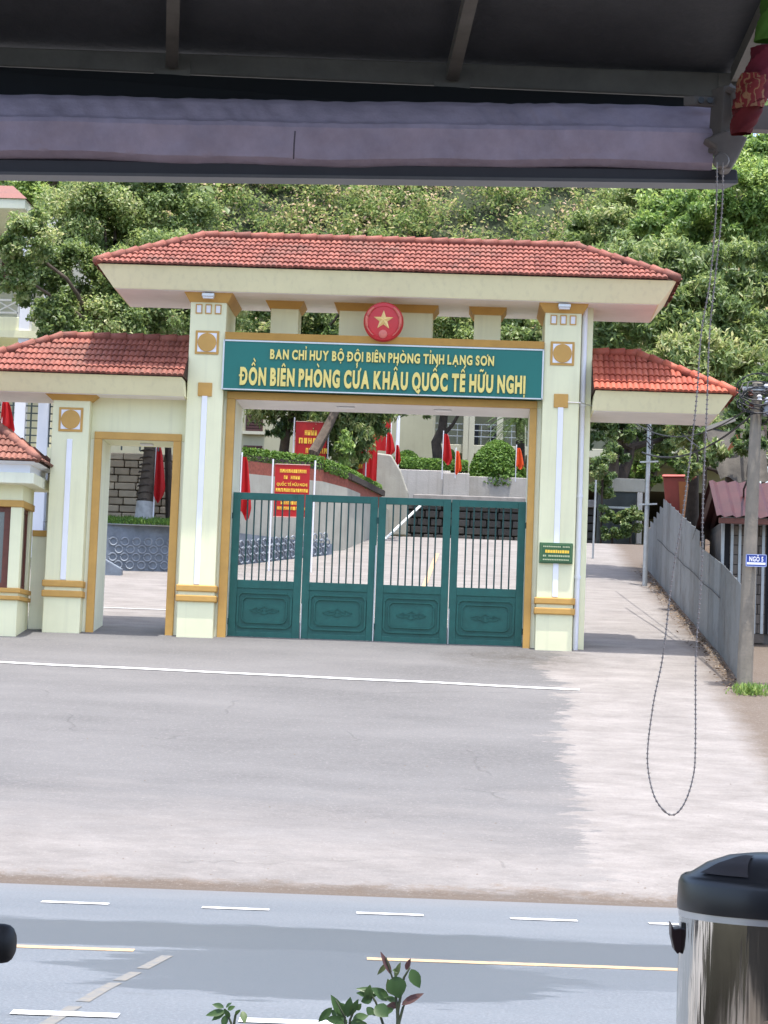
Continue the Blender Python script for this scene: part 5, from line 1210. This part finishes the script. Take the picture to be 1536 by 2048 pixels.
face_bar(at(-260, 340, 4.025), at(1476, 360, 4.095), at(1476, 367, 4.095), at(-260, 346, 4.025), .05).build('bar_lip', mat('bar_lip_metal', (.10, .092, .09), .4, .2, 10), RB)
# end bracket and gear
BK = thing('blind_bracket', tuple(at(1440, 360, 4.08)), 'grey metal end bracket and chain gear at right end of blind', 'bracket')
bkm = mat('bracket_metal', (.15, .13, .118), .5, .3, 15)
Yb = 4.06
face_bar(at(1389, 190, Yb), at(1470, 196, Yb), at(1470, 216, Yb), at(1389, 210, Yb), .01).build('arm_plate', bkm, BK, bevel=.002)
for px in (1402, 1420): MB().lathe([(.006, 0), (.006, .004)], tuple(at(px, 201, Yb - .004)), 8, 'y').build('bolt', blackp, BK)
face_bar(at(1448, 170, Yb - .02), at(1472, 172, Yb - .02), at(1466, 300, Yb - .02), at(1440, 300, Yb - .02), .03).build('hanger', bkm, BK, bevel=.003)
MB().tube([at(1456, 175, Yb - .03), at(1472, 185, Yb - .03), at(1474, 235, Yb - .03)], .010, 8).build('hook', bkm, BK)
MB().prism([(q.x, q.z) for q in (at(1405, 285, Yb), at(1450, 268, Yb), at(1492, 282, Yb), at(1474, 320, Yb), at(1458, 345, Yb), at(1440, 345, Yb), at(1428, 300, Yb))], Yb - .03, Yb + .02).build('gear_box', bkm, BK, bevel=.004)
MB().lathe([(.012, 0), (.015, .006), (.010, .010), (.015, .014), (.012, .02)], tuple(at(1441, 325, Yb - .03)), 16, 'y').build('chain_wheel', bkm, BK)
# hanging chain
CH = thing('hanging_chain', tuple(at(1342, 1632, 3.98)), 'long loop of grey bead chain hanging down at the right', 'chain')
def cat(pts):
    out = []
    for i in range(len(pts) - 1):
        p0, p1, p2, p3 = pts[max(i - 1, 0)], pts[i], pts[i + 1], pts[min(i + 2, len(pts) - 1)]
        for j in range(10):
            t = j / 10; out.append(tuple(.5 * (2 * p1[q] + (p2[q] - p0[q]) * t + (2 * p0[q] - 5 * p1[q] + 4 * p2[q] - p3[q]) * t * t + (3 * p1[q] - p0[q] - 3 * p2[q] + p3[q]) * t ** 3) for q in (0, 1)))
    return out + [pts[-1]]
path = cat([(1434, 325), (1432, 420), (1420, 560), (1402, 670), (1392, 810), (1368, 1010), (1345, 1150), (1326, 1310), (1308, 1400), (1296, 1490), (1297, 1545), (1312, 1600), (1342, 1630), (1368, 1608), (1387, 1550), (1391, 1480), (1392, 1310), (1403, 1150), (1406, 1010), (1414, 810), (1419, 670), (1432, 540), (1444, 420), (1446, 325)])
P = [at(x, y, 3.98 + .03 * (1 if i > len(path) / 2 else 0)) for i, (x, y) in enumerate(path)]
chm = mat('chain_steel', (.33, .29, .27), .5, .3, 40, metal=.1)
MB().tube(P, .0011, 5).build('cord', chm, CH)
k = MB(); acc = 0; step = .0085
for a, b in zip(P, P[1:]):
    d = (b - a).length; s = step - acc
    while s < d:
        c = a.lerp(b, s / d); r = .0028
        k.add([(c.x + r, c.y, c.z), (c.x - r, c.y, c.z), (c.x, c.y + r, c.z), (c.x, c.y - r, c.z), (c.x, c.y, c.z + r), (c.x, c.y, c.z - r)], [(0, 2, 4), (2, 1, 4), (1, 3, 4), (3, 0, 4), (2, 0, 5), (1, 2, 5), (3, 1, 5), (0, 3, 5)]); s += step
    acc = (acc + d) % step
o = k.build('beads', chm, CH, smooth=True); o['kind'] = 'stuff'
# bright cloth wound round the side post
CL = thing('wound_cloth', tuple(at(1490, 265, 3.95)), 'red cloth with gold pattern wound round the awning side post', 'cloth')
def cloth_mat():
    m, n, l, b = _mat('patterned_red_cloth'); g = n.new('ShaderNodeNewGeometry'); w = n.new('ShaderNodeTexWave'); w.inputs['Scale'].default_value = 22; w.inputs['Distortion'].default_value = 9; w.inputs['Detail Scale'].default_value = 2.5
    l.new(g.outputs['Position'], w.inputs['Vector']); r = n.new('ShaderNodeValToRGB'); r.color_ramp.elements[0].position = .72; r.color_ramp.elements[0].color = (.16, .008, .008, 1); r.color_ramp.elements[1].position = .82; r.color_ramp.elements[1].color = (.24, .11, .05, 1)
    l.new(w.outputs[0], r.inputs[0]); l.new(r.outputs[0], b.inputs['Base Color']); b.inputs['Roughness'].default_value = .8; return m
def wrap(p0, p1, r0, r1, seed): 
    def fn(u, v):
        c = Vector(p0).lerp(Vector(p1), v); a = 2 * math.pi * u; r = (r0 + (r1 - r0) * v) * (1 + .10 * math.sin(a * 3 + v * 9 + seed) + .06 * math.sin(a * 7 + v * 23))
        return c + Vector((math.cos(a) * r, math.sin(a) * r, .1 * r * math.sin(a + v * 7)))
    return MB().grid(fn, 28, 30)
wrap(at(1536, 95, 3.95), at(1506, 200, 3.95), .028, .024, 0).build('red_wrap', mat('plain_red_cloth', (.13, .008, .02), .8, .25, 20, transl=.1), CL, smooth=True)
wrap(at(1509, 150, 3.945), at(1497, 218, 3.945), .0265, .0265, 2).build('patterned_wrap', cloth_mat(), CL, smooth=True)
wrap(at(1500, 200, 3.95), at(1482, 268, 3.95), .028, .018, 4).build('tail', mat('dark_red_cloth', (.11, .006, .008), .85, .25, 20), CL, smooth=True)
wrap(at(1570, -20, 3.95), at(1534, 82, 3.95), .035, .022, 3).build('green_wrap', mat('green_cloth', (.07, .17, .02), .8, .25, 20, transl=.15), CL, smooth=True)
SPO = thing('end_board', tuple(at(1560, 262, 4.2)), 'brownish board end behind the wound red cloth', 'board')
face_bar(at(1490, 210, 4.2), at(1640, 212, 4.2), at(1640, 262, 4.2), at(1490, 258, 4.2), .03).build('plank', mat('end_board_paint', (.16, .13, .12), .6, .2, 8), SPO)
BC = thing('blue_cloth_bundle', tuple(at(1550, 206, 4.05)), 'dark blue cloth bundle at the upper right edge', 'cloth')
wrap(at(1512, 186, 4.08), at(1640, 190, 4.08), .018, .02, 1).build('bundle', mat('blue_cloth', (.02, .05, .16), .8, .2, 20), BC, smooth=True)
GC = thing('grey_sheet', tuple(at(1560, 170, 4.15)), 'pale grey plastic sheet behind the red cloth', 'sheet')
MB().grid(lambda u, v: at(1508 + 130 * u, 60 + 112 * v, 4.25) + Vector((0, .01 * math.sin(u * 9 + v * 4), 0)), 12, 8).build('sheet', mat('grey_plastic', (.35, .38, .37), .6, .2, 10), GC, smooth=True)

# vacuum flask on a table
tx, ty = at(1548, 1900, 2.06).x, 2.06
TB = thing('side_table', (tx + .2, ty, fl), 'small wooden side table holding the flask', 'table')
tz = at(1548, 1820, ty).z - .36
B(tx - .22, tx + .7, ty - .28, ty + .3, tz - .03, tz).build('table_top', brownwood, TB, bevel=.005)
for ax, ay in ((-.18, -.24), (.66, -.24), (-.18, .26), (.66, .26)): MB().bar((tx + ax, ty + ay, fl), (tx + ax, ty + ay, tz - .03), .045).build('leg', brownwood, TB)
TH = thing('vacuum_flask', (tx, ty, tz), 'chrome vacuum flask with black domed lid at lower right corner', 'flask')
rim = at(1548, 1824, ty).z; r = .0855
chrome = mat('flask_chrome', (.58, .57, .54), .10, .12, 14, metal=1.)
_n = chrome.node_tree.nodes; _l = chrome.node_tree.links
_g = _n.new('ShaderNodeNewGeometry'); _m = _n.new('ShaderNodeMapping'); _m.inputs['Scale'].default_value = (60, 60, 5); _t = _n.new('ShaderNodeTexNoise'); _t.inputs['Scale'].default_value = 1; _t.inputs['Detail'].default_value = 3
_b = _n.new('ShaderNodeBump'); _b.inputs['Strength'].default_value = .35; _b.inputs['Distance'].default_value = .006
_l.new(_g.outputs['Position'], _m.inputs[0]); _l.new(_m.outputs[0], _t.inputs['Vector']); _l.new(_t.outputs[0], _b.inputs['Height']); _l.new(_b.outputs[0], _n['Principled BSDF'].inputs['Normal'])
MB().lathe([(r * .97, tz + .02), (r, tz + .03), (r * 1.0, rim - .004)], (tx, ty, 0), 64).build('body', chrome, TH, smooth=True)
MB().lathe([(r * .9, tz), (r * 1.01, tz + .004), (r * 1.01, tz + .03)], (tx, ty, 0), 48).build('base_ring', blackp, TH, smooth=True)
MB().lathe([(r * 1.006, rim - .006), (r * 1.006, rim)], (tx, ty, 0), 64).build('rim', silver, TH, smooth=True)
lid = MB().lathe([(r * 1.02, rim), (r * 1.025, rim + .006), (r * 1.015, rim + .024), (r * .99, rim + .029), (r * .955, rim + .031), (r * .95, rim + .0295), (r * .86, rim + .034), (r * .72, rim + .042), (r * .5, rim + .049), (r * .25, rim + .052), (.001, rim + .0525)], (tx, ty, 0), 64).build('lid', blackp, TH, smooth=True)
# raised panels on the dome
def domez(rr):
    pr = [(.97, .030), (.86, .034), (.72, .042), (.5, .049), (.25, .052), (0, .0525)]
    for (a, za), (b, zb_) in zip(pr, pr[1:]):
        if b <= rr <= a: return rim + za + (zb_ - za) * (a - rr) / (a - b)
    return rim + .052
for a0, a1 in ((200, 244), (256, 300), (312, 340)):
    MB().grid(lambda u, v: (tx + r * (.42 + .46 * v) * math.cos(R(a0 + (a1 - a0) * (u * (.35 + .65 * v) + .5 * (.65 - .65 * v)))), ty + r * (.42 + .46 * v) * math.sin(R(a0 + (a1 - a0) * (u * (.35 + .65 * v) + .5 * (.65 - .65 * v)))), domez(.42 + .46 * v) + .0012), 10, 8).build('lid_panel', mat('matt_black_panel', (.03, .026, .028), .7, .2, 40), lid, smooth=True)
hx = tx - r * 1.02
MB().prism([(hx - .0065, rim - .012), (hx - .004, rim - .018), (hx + .006, rim - .016), (hx + .006, rim - .034), (hx + .0, rim - .040), (hx - .003, rim - .036), (hx - .006, rim - .024)], ty - .012, ty + .012).build('handle_lug', mat('lug_maroon', (.03, .014, .016), .4), TH, bevel=.003)
a = tx + .0; B(tx - .020, tx + .034, ty - r * 1.012, ty - r * .9, rim - .30, rim - .085).build('label_panel', mat('tan_label', (.30, .20, .12), .45, .35, 30), TH, bevel=.004)

# rose plants in a planter at the shop step
PLN = thing('planter_box', (-.1, 5.1, .05), 'long concrete planter box below the frame edge', 'planter')
B(-1.0, .8, 4.98, 5.24, .05, Z(-.86)).build('trough', concrete, PLN, bevel=.01)
B(-.97, .77, 5.0, 5.22, Z(-.858), Z(-.845)).build('soil', far_m, PLN)
rose_l = leaf_mat('rose_leaf', [(0, (.03, .065, .025)), (.6, (.055, .11, .035)), (.85, (.12, .16, .06)), (1, (.10, .05, .045))], .45, .25, .4)
def big_leaf(k, c, d, n, L, W):
    """pointed oval leaf with a folded midrib"""
    d = Vector(d).normalized(); n = Vector(n); n = (n - d * n.dot(d)).normalized(); s = n.cross(d)
    prof = [(0, 0), (.12, .55), (.32, .95), (.52, 1), (.75, .68), (.92, .25), (1, 0)]
    mid = [c + d * (L * t) - n * (L * .12 * t * t) for t, w in prof]; base = len(k.v)
    k.v += [tuple(p) for p in mid]; lft = []; rgt = []
    for i, (t, w) in enumerate(prof[1:-1], 1):
        k.v.append(tuple(mid[i] + s * W / 2 * w + n * W * .13 * w)); lft.append(len(k.v) - 1); k.v.append(tuple(mid[i] - s * W / 2 * w + n * W * .13 * w)); rgt.append(len(k.v) - 1)
    m_ = [base + i for i in range(7)]
    for side, fl_ in ((lft, False), (rgt, True)):
        ring = [m_[0]] + side + [m_[6]]
        for i in range(6):
            q = [m_[i], m_[i + 1], ring[i + 1], ring[i]]; q = [x for j, x in enumerate(q) if x not in q[:j]]
            if len(q) > 2: k.f.append(tuple(q[::-1] if fl_ else q))
def plant(label, stems, leaves, Y):
    b = at(stems[0][0][0], stems[0][0][1], Y); b.z = Z(-.85)
    t = thing('rose_plant', (b.x, Y, b.z), label, 'plant', 'rose plants in the planter box')
    for pts in stems:
        p3 = [at(x, y, Y + dz) for x, y, dz in pts]; MB().tube([Vector((p3[0].x, Y, Z(-.86)))] + p3, [.004] + [.0034 - .0018 * i / len(p3) for i in range(len(p3))], 6).build('stem', mat('rose_stem', (.06, .075, .04), .6, .3, 20), t, smooth=True)
    for x, y, x2, y2, w, dz, tn in leaves:
        a, c = at(x, y, Y + dz), at(x2, y2, Y + dz - random.uniform(.0, .02)); k = MB(); d = c - a
        big_leaf(k, a, d, (random.uniform(-.3, .3), -1, random.uniform(.1, .8)), d.length, w / 4500 * (Y + dz))
        o = k.build('leaf', rose_l, t, smooth=True); me = o.data; q = me.attributes.new('tint', 'FLOAT', 'FACE'); q.data.foreach_set('value', [tn + random.uniform(-.1, .1)] * len(me.polygons))
rnd = random.uniform
L1 = [(783, 1950, 762, 1903, 12, 0, .95), (775, 1925, 755, 1950, 10, .01, .95), (790, 1955, 800, 1925, 11, 0, .95), (800, 1942, 785, 1940, 10, 0, .6), (812, 1940, 820, 1918, 11, .01, .95), (822, 1938, 839, 1976, 24, 0, .7), (790, 1952, 798, 1997, 40, 0, .5), (790, 1990, 775, 1960, 22, .02, .9), (795, 2005, 770, 1993, 14, .02, .5), (803, 2010, 846, 1985, 16, 0, .95), (800, 2010, 772, 2012, 14, .01, .9), (778, 2000, 745, 1975, 22, .02, .5), (760, 1985, 712, 1975, 14, .03, .55), (755, 1990, 713, 1986, 16, .03, .5), (745, 1995, 722, 2004, 18, .02, .5), (735, 2000, 740, 1970, 18, .02, .6), (750, 2012, 776, 2032, 30, 0, .5), (745, 2015, 736, 2030, 20, .01, .5), (788, 2018, 745, 2030, 16, .0, .5)]
plant('tall rose shoot with purplish bud leaves at bottom centre', [[(796, 2060, 0), (794, 2010, 0), (788, 1965, 0), (772, 1915, 0)], [(796, 2020, 0), (808, 1955, 0), (820, 1935, 0)], [(798, 2045, 0), (806, 2015, 0), (812, 2005, 0)], [(770, 2060, .02), (752, 2005, .02), (740, 1985, .02)]], L1, 4.98)
L2 = [(690, 2040, 663, 1990, 20, .02, .55), (690, 2030, 680, 2005, 24, .02, .5), (672, 2022, 664, 2030, 14, .02, .5), (664, 2015, 636, 2045, 16, .02, .6), (695, 2035, 700, 1995, 20, 0, .5), (700, 2030, 716, 2000, 14, 0, .5), (685, 2040, 652, 2038, 18, 0, .5), (705, 2040, 736, 2030, 20, 0, .6), (700, 2045, 735, 2052, 20, 0, .5), (690, 2045, 675, 2062, 22, 0, .5), (715, 2045, 738, 2062, 20, 0, .5), (680, 2035, 685, 2060, 26, .01, .4), (712, 2020, 722, 2008, 12, 0, .6)]
plant('bushy low rose plant left of the tall shoot', [[(698, 2070, 0), (700, 2040, 0), (715, 2005, 0)], [(690, 2070, 0), (690, 2035, 0), (672, 2000, 0)]], L2, 5.05)
L3 = [(448, 2015, 425, 2008, 12, 0, .5), (450, 2022, 412, 2030, 14, 0, .55), (450, 2025, 423, 2040, 12, 0, .5), (452, 2015, 462, 2005, 8, 0, .6), (455, 2020, 470, 2012, 10, 0, .5), (452, 2030, 446, 2055, 14, 0, .5), (485, 2022, 490, 2046, 14, 0, .7), (460, 2035, 448, 2018, 10, 0, .5), (470, 2028, 480, 2020, 7, 0, .5)]
plant('small rose sprig at the bottom left of centre', [[(466, 2075, 0), (462, 2045, 0), (450, 2018, 0)], [(466, 2060, 0), (471, 2030, 0), (480, 2021, 0)]], L3, 5.1)

# handlebar grip of a parked bicycle cart reaching in at the left edge
HB = thing('hand_trolley', (at(-120, 1900, 2.4).x, 2.4, fl), 'black rounded trolley handle grip poking in at left edge', 'trolley')
gx = at(32, 1888, 2.4); x0 = at(-420, 1872, 2.4)
MB().tube([(x0.x, 2.4, x0.z), (gx.x - .014, 2.4, gx.z), (gx.x - .008, 2.4, gx.z), (gx.x - .004, 2.4, gx.z), (gx.x - .0012, 2.4, gx.z), (gx.x, 2.4, gx.z)], [.0205, .0208, .0195, .0165, .011, .004], 28).build('grip', mat('black_rubber', (.012, .012, .013), .6, .2, 30), HB, smooth=True)
for dx in (-.10, -.38):
    q = x0.x + .06 if dx < -.2 else at(-70, 1880, 2.4).x
    MB().tube([(q, 2.4, gx.z - .01), (q, 2.43, fl + .16), (q, 2.40, fl + .02)], .012, 8).build('upright', galv, HB)
    MB().tube([(q - .02, 2.46, fl + .08), (q + .02, 2.46, fl + .08)], .08, 16).build('wheel', blackp, HB)
B(x0.x + .03, at(-60, 1880, 2.4).x, 2.2, 2.42, fl + .01, fl + .025).build('toe_plate', galv, HB)
